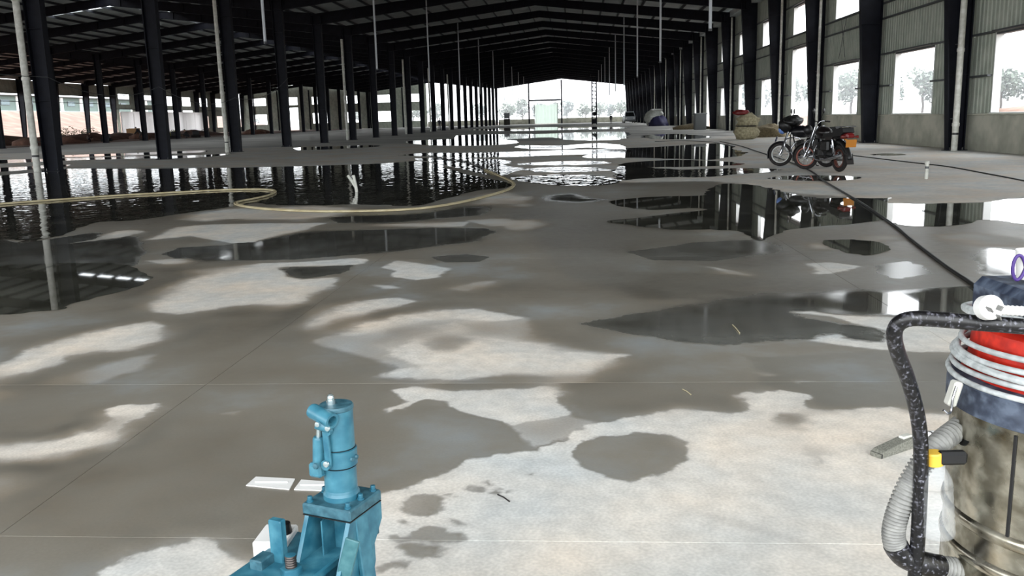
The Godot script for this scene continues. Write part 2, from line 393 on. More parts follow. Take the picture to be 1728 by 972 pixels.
func blob(st: SurfaceTool, c: Vector3, r: Vector3, seg := 14, rows := 9, rough := 0.0, seed_at := 0, low := -1.0) -> void:
	# a lumpy ellipsoid; low cuts it flat at a share of its height
	var nz := FastNoiseLite.new()
	nz.seed = 7 + seed_at
	nz.frequency = 0.9
	st.set_smooth_group(0)
	var g := []
	for i in rows + 1:
		var ring := []
		var v := -PI / 2 + PI * i / rows
		for k in seg:
			var a := TAU * k / seg
			var d := Vector3(cos(v) * cos(a), sin(v), cos(v) * sin(a))
			var s := 1.0 + rough * nz.get_noise_3dv(d * 1.6 + Vector3.ONE * seed_at)
			var q := d * s
			q.y = maxf(q.y, low)
			ring.append(c + q * r)
		g.append(ring)
	for i in rows:
		for k in seg:
			var j := (k + 1) % seg
			quad(st, g[i][k], g[i + 1][k], g[i + 1][j], g[i][j])


func flat_patch(st: SurfaceTool, outline: PackedVector2Array, y: float) -> void:
	st.set_smooth_group(-1)
	var idx := Geometry2D.triangulate_polygon(outline)
	for i in range(0, idx.size(), 3):
		var q := [outline[idx[i]], outline[idx[i + 1]], outline[idx[i + 2]]]
		if not Geometry2D.is_polygon_clockwise(PackedVector2Array(q)):
			q.reverse()
		tri(st, Vector3(q[0].x, y, q[0].y), Vector3(q[1].x, y, q[1].y), Vector3(q[2].x, y, q[2].y))


func ribbed(st: SurfaceTool, x: float, z0: float, z1: float, y0: float, y1: float, out_sign := 1.0) -> void:
	# a corrugated sheet in the plane of x, ribs upright, between z0 and z1
	st.set_smooth_group(-1)
	var pitch := 0.28
	var prof := []
	var z := z0
	while z < z1 - 0.001:
		for s in [[0.0, 0.0], [0.62, 0.0], [0.74, 1.0], [0.88, 1.0]]:
			if z + s[0] * pitch < z1:
				prof.append([z + s[0] * pitch, s[1] * 0.035])
		z += pitch
	prof.append([z1, 0.0])
	for i in prof.size() - 1:
		var a := Vector3(x + out_sign * prof[i][1], 0, prof[i][0])
		var b := Vector3(x + out_sign * prof[i + 1][1], 0, prof[i + 1][0])
		var lo := Vector3(0, y0, 0)
		var hi := Vector3(0, y1, 0)
		var t := Vector3(out_sign * 0.006, 0, 0)
		quad(st, a + lo, a + hi, b + hi, b + lo)
		quad(st, a + lo + t, b + lo + t, b + hi + t, a + hi + t)


# ---------------------------------------------------------------- materials
func noise_picture(side: int, freq: float, seed_at: int, octaves := 4, kind := FastNoiseLite.TYPE_SIMPLEX_SMOOTH) -> Image:
	var nz := FastNoiseLite.new()
	nz.seed = seed_at
	nz.noise_type = kind
	nz.frequency = freq
	nz.fractal_octaves = octaves
	return nz.get_seamless_image(side, side)


func mottled(low: Color, high: Color, freq: float, seed_at: int, gain := 1.0, side := 256, octaves := 4, bias := 0.5) -> ImageTexture:
	var im := noise_picture(side, freq, seed_at, octaves)
	var src := im.get_data()
	var out := PackedByteArray()
	out.resize(side * side * 3)
	for i in side * side:
		var t := clampf((src[i] / 255.0 - 0.5) * gain + bias, 0, 1)
		var c := low.lerp(high, t)
		out[i * 3] = int(c.r * 255)
		out[i * 3 + 1] = int(c.g * 255)
		out[i * 3 + 2] = int(c.b * 255)
	return ImageTexture.create_from_image(Image.create_from_data(side, side, false, Image.FORMAT_RGB8, out))


func mat(c: Color, rough := 0.6, metal := 0.0) -> StandardMaterial3D:
	var m := StandardMaterial3D.new()
	m.albedo_color = c
	m.roughness = rough
	m.metallic = metal
	return m


func mat_mottled(low: Color, high: Color, freq: float, scale: float, rough := 0.7, seed_at := 1, gain := 1.6, metal := 0.0) -> StandardMaterial3D:
	var m := mat(Color.WHITE, rough, metal)
	m.albedo_texture = mottled(low, high, freq, seed_at, gain)
	m.uv1_triplanar = true
	m.uv1_scale = Vector3.ONE * scale
	return m


func make_materials() -> void:
	M.steel = mat_mottled(Color(0.045, 0.052, 0.085), Color(0.08, 0.088, 0.125), 0.02, 0.3, 0.6, 3)
	M.steel.metallic_specular = 0.3
	M.purlin = mat(Color(0.25, 0.26, 0.28), 0.5, 0.3)
	M.roof = mat_mottled(Color(0.70, 0.72, 0.72), Color(0.78, 0.80, 0.79), 0.02, 0.15, 0.6, 5)
	M.cladding = mat_mottled(Color(0.60, 0.63, 0.58), Color(0.70, 0.72, 0.67), 0.015, 0.25, 0.55, 7)
	M.girt = mat(Color(0.33, 0.34, 0.35), 0.5, 0.4)
	M.plaster = mat_mottled(Color(0.60, 0.60, 0.55), Color(0.73, 0.725, 0.67), 0.012, 0.22, 0.85, 9)
	M.trim = mat(Color(0.84, 0.85, 0.84), 0.5)
	M.pipe = mat_mottled(Color(0.70, 0.70, 0.66), Color(0.83, 0.83, 0.80), 0.02, 0.8, 0.45, 11)
	M.rod = mat(Color(0.72, 0.74, 0.76), 0.4)
	var sk := mat(Color(0.93, 0.96, 0.98, 0.25), 0.2)
	sk.transparency = BaseMaterial3D.TRANSPARENCY_ALPHA
	sk.metallic_specular = 0.15
	M.skylight = sk
	M.earth = mat_mottled(Color(0.37, 0.295, 0.255), Color(0.52, 0.42, 0.37), 0.012, 0.06, 0.95, 13)
	M.dirt = mat_mottled(Color(0.30, 0.20, 0.165), Color(0.48, 0.35, 0.29), 0.015, 0.2, 0.95, 15)
	M.sand = mat_mottled(Color(0.34, 0.30, 0.22), Color(0.50, 0.45, 0.34), 0.03, 1.0, 0.95, 17)
	M.joint = mat(Color(0.13, 0.12, 0.11), 0.9)
	M.leaf = [mat(Color(0.37, 0.41, 0.36), 0.8), mat(Color(0.41, 0.45, 0.40), 0.8), mat(Color(0.35, 0.40, 0.37), 0.8)]
	M.bark = mat(Color(0.26, 0.22, 0.18), 0.9)
	M.black = mat(Color(0.035, 0.035, 0.04), 0.45)
	M.rubber = mat_mottled(Color(0.05, 0.045, 0.045), Color(0.16, 0.13, 0.12), 0.03, 2.0, 0.8, 19)
	M.chrome = mat(Color(0.75, 0.76, 0.78), 0.2, 1.0)
	M.alloy = mat(Color(0.45, 0.45, 0.44), 0.4, 0.8)
	M.white = mat(Color(0.86, 0.86, 0.85), 0.45)
	var sh := mat(Color(0.97, 0.97, 0.97), 0.7)
	sh.backlight_enabled = true
	sh.backlight = Color(1.0, 1.0, 1.0)
	M.sheet = sh
	M.red = mat(Color(0.40, 0.06, 0.06), 0.45)
	var ripple := NoiseTexture2D.new()
	var nz := FastNoiseLite.new()
	nz.seed = 21
	nz.frequency = 0.012
	nz.fractal_octaves = 3
	ripple.width = 512
	ripple.height = 512
	ripple.seamless = true
	ripple.as_normal_map = true
	ripple.bump_strength = 4.0
	ripple.noise = nz
	var w := mat_mottled(Color(0.20, 0.20, 0.175), Color(0.30, 0.30, 0.27), 0.012, 0.25, 0.02, 23)
	M.water_still = w
	var w2: StandardMaterial3D = w.duplicate()
	w2.uv1_world_triplanar = true
	w2.normal_enabled = true
	w2.normal_texture = ripple
	w2.normal_scale = 0.13
	w2.uv1_scale = Vector3.ONE * 0.3
	M.water_ripple = w2
	var w3: StandardMaterial3D = w2.duplicate()
	w3.normal_scale = 0.22
	M.water_rough = w3


func _ready() -> void:
	rng.seed = 20240
	# ---- camera, sky, exposure
	var cam := Camera3D.new()
	cam.name = "camera"
	cam.position = Vector3(0, 1.5, 0)
	cam.rotation = Vector3(-0.1903, 0.0754, -0.0264)
	cam.fov = rad_to_deg(2.0 * atan(486.0 / 1483.1))
	cam.near = 0.05
	cam.far = 2000.0
	add_child(cam)
	cam.current = true
	var env := Environment.new()
	env.background_mode = Environment.BG_SKY
	var sky := Sky.new()
	var air := ProceduralSkyMaterial.new()          # an even, bright overcast
	air.sky_top_color = Color(0.97, 0.985, 1.0)
	air.sky_horizon_color = Color(0.93, 0.95, 0.96)
	air.ground_bottom_color = Color(0.45, 0.42, 0.40)
	air.ground_horizon_color = Color(0.93, 0.95, 0.96)
	air.sky_energy_multiplier = 1.0
	air.sun_angle_max = 0.0
	sky.sky_material = air
	env.sky = sky
	env.tonemap_mode = Environment.TONE_MAPPER_LINEAR
	env.tonemap_exposure = 6.3
	env.volumetric_fog_enabled = true
	env.volumetric_fog_density = 0.0
	env.sdfgi_enabled = true
	env.ssao_enabled = true
	env.ssil_enabled = true
	var we := WorldEnvironment.new()
	we.name = "surroundings"
	we.environment = env
	add_child(we)
	make_materials()
	# ---- the hall
	build_floor()
	build_roof()
	build_columns()
	build_right_wall()
	build_far_gable()
	build_left_side()
	build_outside()
	# ---- what stands and lies in it
	build_puddles()
	build_pipes()
	build_hoses()
	build_machine()
	build_vacuum()
	build_motorcycles()
	build_small_things()
	build_far_things()
	build_people()


# ---------------------------------------------------------------- floor
func floor_maps(x0: float, x1: float, z0: float, z1: float, w: int, h: int, coarse: int, blur: float) -> StandardMaterial3D:
	# colour and gloss of the concrete from where it is dry, damp or wet
	var cw := w / coarse
	var ch := h / coarse
	var ctl := PackedByteArray()
	ctl.resize(cw * ch)
	ctl.fill(int(0.13 * 255))
	for e in WETNESS:
		var val := int(float(e[0]) * 255)
		var p: Array = e[1]
		var n := p.size() / 2
		var xs := PackedFloat32Array()
		var zs := PackedFloat32Array()
		var zlo := 1e9
		var zhi := -1e9
		for i in n:
			xs.append((float(p[i * 2]) - x0) / (x1 - x0) * cw)
			zs.append((float(p[i * 2 + 1]) - z0) / (z1 - z0) * ch)
			zlo = minf(zlo, zs[i])
			zhi = maxf(zhi, zs[i])
		for row in range(maxi(0, int(floor(zlo))), mini(ch, int(ceil(zhi)) + 1)):
			var y := row + 0.5
			var cuts := []
			for i in n:
				var j := (i + 1) % n
				if (zs[i] <= y) != (zs[j] <= y):
					cuts.append(xs[i] + (y - zs[i]) / (zs[j] - zs[i]) * (xs[j] - xs[i]))
			cuts.sort()
			for c in range(0, cuts.size() - 1, 2):
				for x in range(maxi(0, int(round(cuts[c]))), mini(cw, int(round(cuts[c + 1])))):
					ctl[row * cw + x] = val
	# the same outlines twice, once crisp and once blurred: how sharply a damp edge ends varies from place to place
	var im := Image.create_from_data(cw, ch, false, Image.FORMAT_L8, ctl)
	var soft: Image = im.duplicate()
	im.resize(w / 4, h / 4, Image.INTERPOLATE_LANCZOS)
	im.resize(w, h, Image.INTERPOLATE_CUBIC)
	soft.resize(int(w / blur), int(h / blur), Image.INTERPOLATE_LANCZOS)
	soft.resize(w, h, Image.INTERPOLATE_CUBIC)
	ctl = im.get_data()
	var ctl2 := soft.get_data()
	var px := (x1 - x0) / w
	var pz := (z1 - z0) / h
	var layers := []
	for k in 4:
		var nz := FastNoiseLite.new()
		nz.seed = 40 + k
		nz.noise_type = FastNoiseLite.TYPE_SIMPLEX_SMOOTH
		nz.fractal_octaves = [4, 3, 2, 4][k]
		var f: float = [1.1, 7.0, 55.0, 0.35][k]
		nz.frequency = f * px
		nz.offset = Vector3(x0 / px, z0 / pz, 0)
		layers.append(nz.get_image(w, h, false, false, false).get_data())
	var n1: PackedByteArray = layers[0]
	var n2: PackedByteArray = layers[1]
	var n3: PackedByteArray = layers[2]
	var n4: PackedByteArray = layers[3]
	# tables by wetness: linear colour and roughness
	var stops := [
		[0.0, Vector3(0.61, 0.58, 0.525), 0.82], [0.12, Vector3(0.545, 0.515, 0.465), 0.78], [0.28, Vector3(0.33, 0.312, 0.28), 0.62],
		[0.46, Vector3(0.212, 0.192, 0.157), 0.46], [0.60, Vector3(0.16, 0.15, 0.126), 0.36], [0.75, Vector3(0.106, 0.103, 0.09), 0.20],
		[0.86, Vector3(0.095, 0.094, 0.082), 0.09], [0.94, Vector3(0.075, 0.075, 0.066), 0.04], [1.01, Vector3(0.065, 0.065, 0.058), 0.025]]
	var tr := PackedFloat32Array()
	var tg := PackedFloat32Array()
	var tb := PackedFloat32Array()
	var tro := PackedInt32Array()
	for i in 256:
		var v := i / 255.0
		for s in stops.size() - 1:
			if v >= stops[s][0] and v < stops[s + 1][0]:
				var t: float = (v - stops[s][0]) / (stops[s + 1][0] - stops[s][0])
				var c: Vector3 = stops[s][1].lerp(stops[s + 1][1], t)
				var sc := Color(c.x, c.y, c.z).linear_to_srgb()
				tr.append(sc.r * 255)
				tg.append(sc.g * 255)
				tb.append(sc.b * 255)
				tro.append(int(lerpf(stops[s][2], stops[s + 1][2], t) * 255))
	var warp := int(0.075 / px)
	var col := PackedByteArray()
	col.resize(w * h * 3)
	var rou := PackedByteArray()
	rou.resize(w * h)
	for i in w * h:
		var a := n1[i] - 128
		var b := n2[i] - 128
		var c := n3[i] - 128
		var d := n4[i] - 128
		var yy := i / w
		var xx := i - yy * w
		var j := clampi(yy + ((b * warp) >> 9) + ((d * warp) >> 8), 0, h - 1) * w + clampi(xx + ((a * warp) >> 7) + ((b * warp) >> 8), 0, w - 1)
		var mixed := clampi(135 + d * 3 + a, 0, 255)
		var base := (ctl[j] * (255 - mixed) + ctl2[j] * mixed) / 255
		var v := clampi(base + (a * 46 + b * 18 + c * 9 + d * 72) * (14 + base) / 21000, 0, 255)
		var v2 := clampi(base + (a * 10 + d * 12) / 128, 0, 255)
		var tone := 1.0 + (a * 0.0006 + b * 0.0005 + c * 0.0006)
		var warm := d * 0.0004 + a * 0.0003
		col[i * 3] = mini(int(tr[v] * (tone + warm)), 255)
		col[i * 3 + 1] = mini(int(tg[v] * tone), 255)
		col[i * 3 + 2] = mini(int(tb[v] * (tone - warm)), 255)
		rou[i] = clampi(tro[v2] + (b + c) * tro[v2] / 1400, 5, 255)
	var m := StandardMaterial3D.new()
	m.albedo_texture = ImageTexture.create_from_image(Image.create_from_data(w, h, false, Image.FORMAT_RGB8, col))
	m.roughness = 1.0
	m.roughness_texture = ImageTexture.create_from_image(Image.create_from_data(w, h, false, Image.FORMAT_L8, rou))
	m.texture_repeat = false
	return m


func slab_mesh(x0: float, x1: float, z0: float, z1: float, region: Rect2) -> ArrayMesh:
	# a cast slab with small arrises at its joints
	var st := S()
	var g := 0.0015
	var e := 0.0008
	var put := func(x: float, y: float, z: float) -> Vector3: return Vector3(x, y, z)
	var a := x0 + g
	var b := x1 - g
	var c := z0 + g
	var d := z1 - g
	var add := func(q: Array) -> void:
		for k in [0, 2, 1, 0, 3, 2]:
			var v: Vector3 = q[k]
			st.set_uv(Vector2((v.x - region.position.x) / region.size.x, (v.z - region.position.y) / region.size.y))
			st.add_vertex(v)
	st.set_smooth_group(-1)
	var top := [Vector3(a + e, 0, d - e), Vector3(b - e, 0, d - e), Vector3(b - e, 0, c + e), Vector3(a + e, 0, c + e)]
	var rim := [Vector3(a, -e, d), Vector3(b, -e, d), Vector3(b, -e, c), Vector3(a, -e, c)]
	var low := [Vector3(a, -0.12, d), Vector3(b, -0.12, d), Vector3(b, -0.12, c), Vector3(a, -0.12, c)]
	add.call(top)
	for k in 4:
		var j := (k + 1) % 4
		add.call([rim[k], rim[j], top[j], top[k]])
		add.call([low[k], low[j], rim[j], rim[k]])
	return done(st)


func build_floor() -> void:
	var fl := setting("floor")
	obj("sub_base", boxed(Vector3((X_ROW2 + X_RIGHT) * 0.5 - 0.1, -0.17, (GABLE + FRONT) * 0.5), Vector3(X_RIGHT - X_ROW2 + 1.6, 0.22, FRONT - GABLE)), M.joint, fl)
	var regions := [
		[-5.2, 4.2, -4.87, -1.1, 1840, 736, 2, 26.0, [-2.2], [-2.94]],
		[-10.0, 8.0, -14.07, -4.87, 1600, 816, 2, 20.0, [-6.8, -2.2, 2.4], [-9.47]],
		[-53.5, 13.9, -60.0, -14.07, 1200, 816, 1, 6.0, [-43.3, -34.1, -24.9, -15.7, -6.5, 2.7], [-50.8, -41.6, -32.4, -23.2]]]
	for r in regions:
		var m := floor_maps(r[0], r[1], r[2], r[3], r[4], r[5], r[6], r[7])
		var xs: Array = [r[0]] + r[8] + [r[1]]
		var zs: Array = [r[2]] + r[9] + [r[3]]
		for i in xs.size() - 1:
			for j in zs.size() - 1:
				obj("slab", slab_mesh(xs[i], xs[i + 1], zs[j], zs[j + 1], Rect2(r[0], r[2], r[1] - r[0], r[3] - r[2])), m, fl)
	var plain := mat_mottled(Color(0.64, 0.635, 0.62), Color(0.76, 0.755, 0.735), 0.008, 0.05, 0.85, 25)
	plain.metallic_specular = 0.3
	plain.uv1_world_triplanar = true
	var rest := [[-53.5, -10.0, -14.07, FRONT], [8.0, 13.9, -14.07, FRONT], [-10.0, -5.2, -4.87, FRONT], [4.2, 8.0, -4.87, FRONT], [-5.2, 4.2, -1.1, FRONT]]
	for q in rest:
		obj("slab", slab_mesh(q[0], q[1], q[2], q[3], Rect2(0, 0, 1, 1)), plain, fl)
	var z := -60.0
	while z > GABLE + 0.5:
		var zn := maxf(z - 9.2, GABLE)
		var x := -53.5
		for xn in [-43.3, -34.1, -24.9, -15.7, -6.5, 2.7, 13.9]:
			obj("slab", slab_mesh(x, xn, zn, z, Rect2(0, 0, 1, 1)), plain, fl)
			x = xn
		z = zn


# ---------------------------------------------------------------- steel frame
func roof_y(x: float) -> float:
	# top of the rafters
	var w := X_RIGHT - X_ROW
	var t := fposmod(x - X_ROW, w) / w
	return lerpf(EAVE + 0.85, RIDGE + 0.62, 1.0 - absf(t - 0.5) * 2.0)


func build_roof() -> void:
	var ce := setting("ceiling")
	var w := X_RIGHT - X_ROW
	# one rafter pair, from column to column over one aisle, about its middle
	var st := S()
	for s in [-1.0, 1.0]:
		var xe: float = s * w * 0.5
		var bot := [Vector3(0, RIDGE, 0), Vector3(xe, EAVE, 0)]
		var top := [Vector3(0, RIDGE + 0.62, 0), Vector3(xe, EAVE + 0.85, 0)]
		for part in [[bot[0], bot[1], 0.0, 0.03, 0.13], [top[0], top[1], -0.03, 0.0, 0.13], [bot[0], bot[1], 0.03, -1.0, 0.006]]:
			var lo := []
			var hi := []
			var hw: float = part[4]
			for k in [0, 1]:
				var q: Vector3 = part[k]
				var up: float = part[3] if part[3] >= 0.0 else (top[k].y - bot[k].y - 0.03)
				for zz in ([-hw, hw] if k == 0 else [hw, -hw]):
					lo.append(q + Vector3(0, part[2], zz))
					hi.append(q + Vector3(0, up, zz))
			if s > 0:
				lo.reverse()
				hi.reverse()
			hexa(st, lo, hi)
	for k in 7:                                              # stiffener plates on the web
		for s in [-1.0, 1.0]:
			var x: float = s * (1.0 + k * 2.5)
			box(st, Vector3(x, lerpf(RIDGE, EAVE, absf(x) / (w * 0.5)) + 0.33, 0), Vector3(0.02, 0.6, 0.2))
	var rafter := done(st)
	var mids := [(X_RIGHT + X_ROW) * 0.5, (X_ROW + X_ROW2) * 0.5, (X_ROW2 + X_LEFT) * 0.5]
	for a in 3:
		for k in range(-4, 22):
			obj("rafter", rafter, M.steel, ce, Vector3(mids[a], 0, frame_z(k)))
	# purlins run the length of the hall on top of the rafters
	var length := FRONT - GABLE
	var pst := S()
	box(pst, Vector3(0, 0.10, 0), Vector3(0.012, 0.20, length))
	box(pst, Vector3(0.035, 0.012, 0), Vector3(0.07, 0.02, length))
	box(pst, Vector3(-0.035, 0.19, 0), Vector3(0.07, 0.02, length))
	var purlin := done(pst)
	for a in 3:
		for k in 20:
			var x: float = mids[a] + (k - 9.5) * 1.66
			obj("purlin", purlin, M.purlin, ce, Vector3(x, roof_y(x), (FRONT + GABLE) * 0.5))
	# roof sheets, one to each slope of each bay; the middle and left aisles have skylights
	var slope := atan2(RIDGE + 0.62 - EAVE - 0.85, w * 0.5)
	var half := w * 0.5 / cos(slope) + 0.15
	var sheet := S()
	box(sheet, Vector3(half * 0.5, 0.235, 0), Vector3(half, 0.05, BAY))
	var whole := done(sheet)
	var lit := S()
	var sky_w := 0.95
	box(lit, Vector3(half * 0.5, 0.235, -(BAY + sky_w) * 0.25), Vector3(half, 0.05, (BAY - sky_w) * 0.5))
	box(lit, Vector3(half * 0.5, 0.235, (BAY + sky_w) * 0.25), Vector3(half, 0.05, (BAY - sky_w) * 0.5))
	box(lit, Vector3(0.45, 0.235, 0), Vector3(0.9, 0.05, sky_w))
	box(lit, Vector3(half - 4.3, 0.235, 0), Vector3(8.6, 0.05, sky_w))
	var holed := done(lit)
	var pane := done(boxed(Vector3(0.5 * (0.9 + half - 8.6), 0.24, 0), Vector3(half - 9.5, 0.012, sky_w)))
	for a in 3:
		for side in [-1.0, 1.0]:
			for k in range(-4, 21):
				var with_sky: bool = a > 0 and side < 0 and posmod(k, 2) == 0
				var o := obj("roof_sheet", holed if with_sky else whole, M.roof, ce)
				var b := Basis(Vector3.UP, 0.0 if side > 0 else PI) * Basis(Vector3.FORWARD, slope)
				var at := Vector3(mids[a] + side * (0.3 if a == 1 else 0.0), RIDGE + 0.62, frame_z(k + 0.5))
				o.transform = Transform3D(b, at)
				if with_sky:
					var p := obj("skylight", pane, M.skylight, ce)
					p.transform = Transform3D(b, at)
	for a in [0, 2]:                                         # ridge caps; over the middle aisle the ridge is still open
		obj("ridge_cap", boxed(Vector3(mids[a], RIDGE + 0.90, (FRONT + GABLE) * 0.5), Vector3(1.0, 0.06, length)), M.roof, ce)
	# low eaves close the gap between sheets and columns
	for x in [X_RIGHT + 0.35, X_LEFT - 0.35]:
		obj("eave_gutter", boxed(Vector3(x, EAVE + 0.75, (FRONT + GABLE) * 0.5), Vector3(0.7, 0.5, length)), M.roof, ce)


func column_mesh(depth_low: float, depth_high: float, flange: float, high: float, outer_straight: bool) -> ArrayMesh:
	# an H column tapering upwards, web along x; with outer_straight its face at x = 0 stays upright and it widens towards -x
	var st := S()
	var x := func(side: int, t: float) -> float:
		var d := lerpf(depth_low, depth_high, t)
		if outer_straight:
			return 0.0 if side > 0 else -d
		return side * d * 0.5
	var f := 0.022
	for side in [-1, 1]:
		var l: float = x.call(side, 0.0)
		var u: float = x.call(side, 1.0)
		var lo := [Vector3(l - f, 0, flange * 0.5), Vector3(l + f, 0, flange * 0.5), Vector3(l + f, 0, -flange * 0.5), Vector3(l - f, 0, -flange * 0.5)]
		var hi := [Vector3(u - f, high, flange * 0.5), Vector3(u + f, high, flange * 0.5), Vector3(u + f, high, -flange * 0.5), Vector3(u - f, high, -flange * 0.5)]
		hexa(st, lo, hi)
	var a: float = x.call(-1, 0.0)
	var b: float = x.call(1, 0.0)
	var c: float = x.call(-1, 1.0)
	var d: float = x.call(1, 1.0)
	var t := 0.009
	hexa(st, [Vector3(a, 0, t), Vector3(b, 0, t), Vector3(b, 0, -t), Vector3(a, 0, -t)], [Vector3(c, high, t), Vector3(d, high, t), Vector3(d, high, -t), Vector3(c, high, -t)])
	for y in [2.6, 5.2, 7.6]:
		var s: float = y / high
		var xa: float = x.call(-1, s)
		var xb: float = x.call(1, s)
		box(st, Vector3((xa + xb) * 0.5, y, 0), Vector3(xb - xa, 0.016, flange * 0.92))
	return done(st)


func column(mesh: ArrayMesh, plate: ArrayMesh, bolt: ArrayMesh, at: Vector3, mid: float, label: String, group: String, detail: bool, flip := false) -> void:
	var t := thing("steel_column", label, "column", at, PI if flip else 0.0, group)
	obj("shaft", mesh, M.steel, t)
	obj("base_plate", plate, M.steel, t, Vector3(mid, 0, 0))
	if detail:
		for sx in [-1, 1]:
			for sz in [-1, 1]:
				obj("anchor_bolt", bolt, M.alloy, t, Vector3(mid + sx * 0.22, 0.02, sz * 0.12))


func build_columns() -> void:
	var inner := column_mesh(0.52, 0.66, 0.34, EAVE + 0.7, false)
	var outer := column_mesh(0.52, 1.15, 0.32, EAVE + 0.7, true)
	var plate := done(boxed(Vector3(0, 0.012, 0), Vector3(0.72, 0.024, 0.46), 0.004))
	var bolt := done(lathed([[0, 0], [0.022, 0], [0.022, 0.05], [0.012, 0.055], [0.012, 0.09], [0, 0.09]], 8))
	for k in range(-2, 22):
		var label := "dark steel column out of sight before the white-piped first column"
		if k >= 0:
			label = "dark steel column, %s from the left edge in the nearest interior row" % (ORD[k] if k < 14 else "far")
			if k >= 14:
				label = "dark steel column far down the nearest interior row beside the bright gable"
		column(inner, plate, bolt, Vector3(X_ROW, 0, frame_z(k)), 0.0, label, "columns of the nearest interior row", k < 4)
	for k in range(3, 22):
		var n := k - 5
		var label := "dark steel column of the distant second row, outside the picture on the left"
		if n >= 0 and n < 11:
			label = "dark steel column, %s from the left in the distant second row" % ORD[n]
		elif n >= 11:
			label = "dark steel column far back in the distant second row by the windowed gable"
		column(inner, plate, bolt, Vector3(X_ROW2, 0, frame_z(k)), 0.0, label, "columns of the distant second row", false)
	for k in range(-4, 22):
		var label := "dark tapered steel column on the right wall, outside the picture"
		if k >= 0 and k < 12:
			label = "dark tapered steel column, %s from the right edge along the windowed wall" % ORD[k]
		elif k >= 12:
			label = "dark tapered steel column far along the windowed right wall"
		column(outer, plate, bolt, Vector3(X_RIGHT + 0.42, 0, frame_z(k)), -0.26, label, "columns along the right wall", k < 4)
	for k in range(6, 22):
		column(outer, plate, bolt, Vector3(X_LEFT - 0.42, 0, frame_z(k)), -0.26, "slim steel column of the far left side in front of the red bank", "columns along the far left side", false, true)


# ---------------------------------------------------------------- walls
func opening(n: int, x: float, z0: float, z1: float, y0: float, y1: float, door := false) -> void:
	# the lining of an unglazed opening in a side wall; z0 is the farther end
	var t := setting(("door_%d" if door else "window_%d") % n)
	var deep := 0.26
	var cx := x + deep * 0.5 - 0.02
	obj("jamb", boxed(Vector3(cx, (y0 + y1) * 0.5, z0 + 0.03), Vector3(deep, y1 - y0, 0.06), 0.005), M.trim, t)
	obj("jamb", boxed(Vector3(cx, (y0 + y1) * 0.5, z1 - 0.03), Vector3(deep, y1 - y0, 0.06), 0.005), M.trim, t)
	obj("head", boxed(Vector3(cx, y1 - 0.03, (z0 + z1) * 0.5), Vector3(deep, 0.06, z1 - z0 - 0.12), 0.005), M.girt, t)
	if not door:
		obj("sill", boxed(Vector3(cx - 0.03, y0 + 0.025, (z0 + z1) * 0.5), Vector3(deep + 0.06, 0.05, z1 - z0 - 0.12), 0.008), M.trim, t)


func build_right_wall() -> void:
	var wl := setting("wall_right")
	var x := X_RIGHT + 0.62
	var n := 1
	for k in range(-4, 21):
		var za := frame_z(k)                   # nearer column
		var zb := frame_z(k + 1)
		var w1 := za - 3.4                     # window between w0 (farther) and w1 (nearer)
		var w0 := za - 7.7
		var is_door := k == 2 or k == 6 or k == 12
		var lo_top := 5.35 if is_door else 3.85
		var ribs := func(a: float, b: float, y0: float, y1: float) -> void:
			var st := S()
			ribbed(st, x, a, b, y0, y1)
			obj("cladding_sheet", st, M.cladding, wl)
		if is_door:
			ribs.call(zb, w0, 0.0, lo_top)
			ribs.call(w1, za, 0.0, lo_top)
		else:
			obj("sill_wall", boxed(Vector3(x + 0.10, 0.61, (za + zb) * 0.5), Vector3(0.24, 1.22, BAY - 0.012), 0.006), M.plaster, wl)
			obj("coping", boxed(Vector3(x + 0.06, 1.235, (za + zb) * 0.5), Vector3(0.36, 0.05, BAY - 0.02), 0.012), M.plaster, wl)
			ribs.call(zb, w0, 1.22, lo_top)
			ribs.call(w1, za, 1.22, lo_top)
		ribs.call(zb, za, lo_top, 6.12)
		ribs.call(zb, w0, 6.12, 7.9)
		ribs.call(w1, za, 6.12, 7.9)
		ribs.call(zb, za, 7.9, EAVE + 0.95)
		opening(n, x, w0, w1, 0.0 if is_door else 1.25, lo_top, is_door)
		n += 1
		opening(n, x, w0, w1, 6.12, 7.9)
		n += 1
		# girts: whole above the openings, short beside them
		var girt := func(a: float, b: float, y: float) -> void:
			obj("girt", boxed(Vector3(x - 0.09, y, (a + b) * 0.5), Vector3(0.16, 0.06, b - a), 0.006), M.girt, wl)
		for y in [2.5, 3.88]:
			if not is_door or y < 3.0:
				girt.call(zb + 0.02, w0 - 0.04, y)
				girt.call(w1 + 0.04, za - 0.02, y)
		if not is_door:
			girt.call(w0 + 0.04, w1 - 0.04, 3.9)
		girt.call(zb, za, 5.42)
		girt.call(zb, za, 6.08)
		girt.call(zb, za, 7.95)
		if posmod(k, 3) == 1:                  # slack tie rods crossing above some windows
			for s in [0, 1]:
				var p := [Vector3(x - 0.2, 4.1, lerpf(w0, w1, 0.35 + 0.25 * s)), Vector3(x - 0.2, 6.0, lerpf(w0, w1, 0.6 - 0.2 * s))]
				obj("tie_rod", tubed(p, 0.012, 6), M.girt, wl)


func gable_sheet(st: SurfaceTool, x0: float, x1: float, y0: float, y1: float, z: float) -> void:
	box(st, Vector3((x0 + x1) * 0.5, (y0 + y1) * 0.5, z), Vector3(x1 - x0, y1 - y0, 0.1))


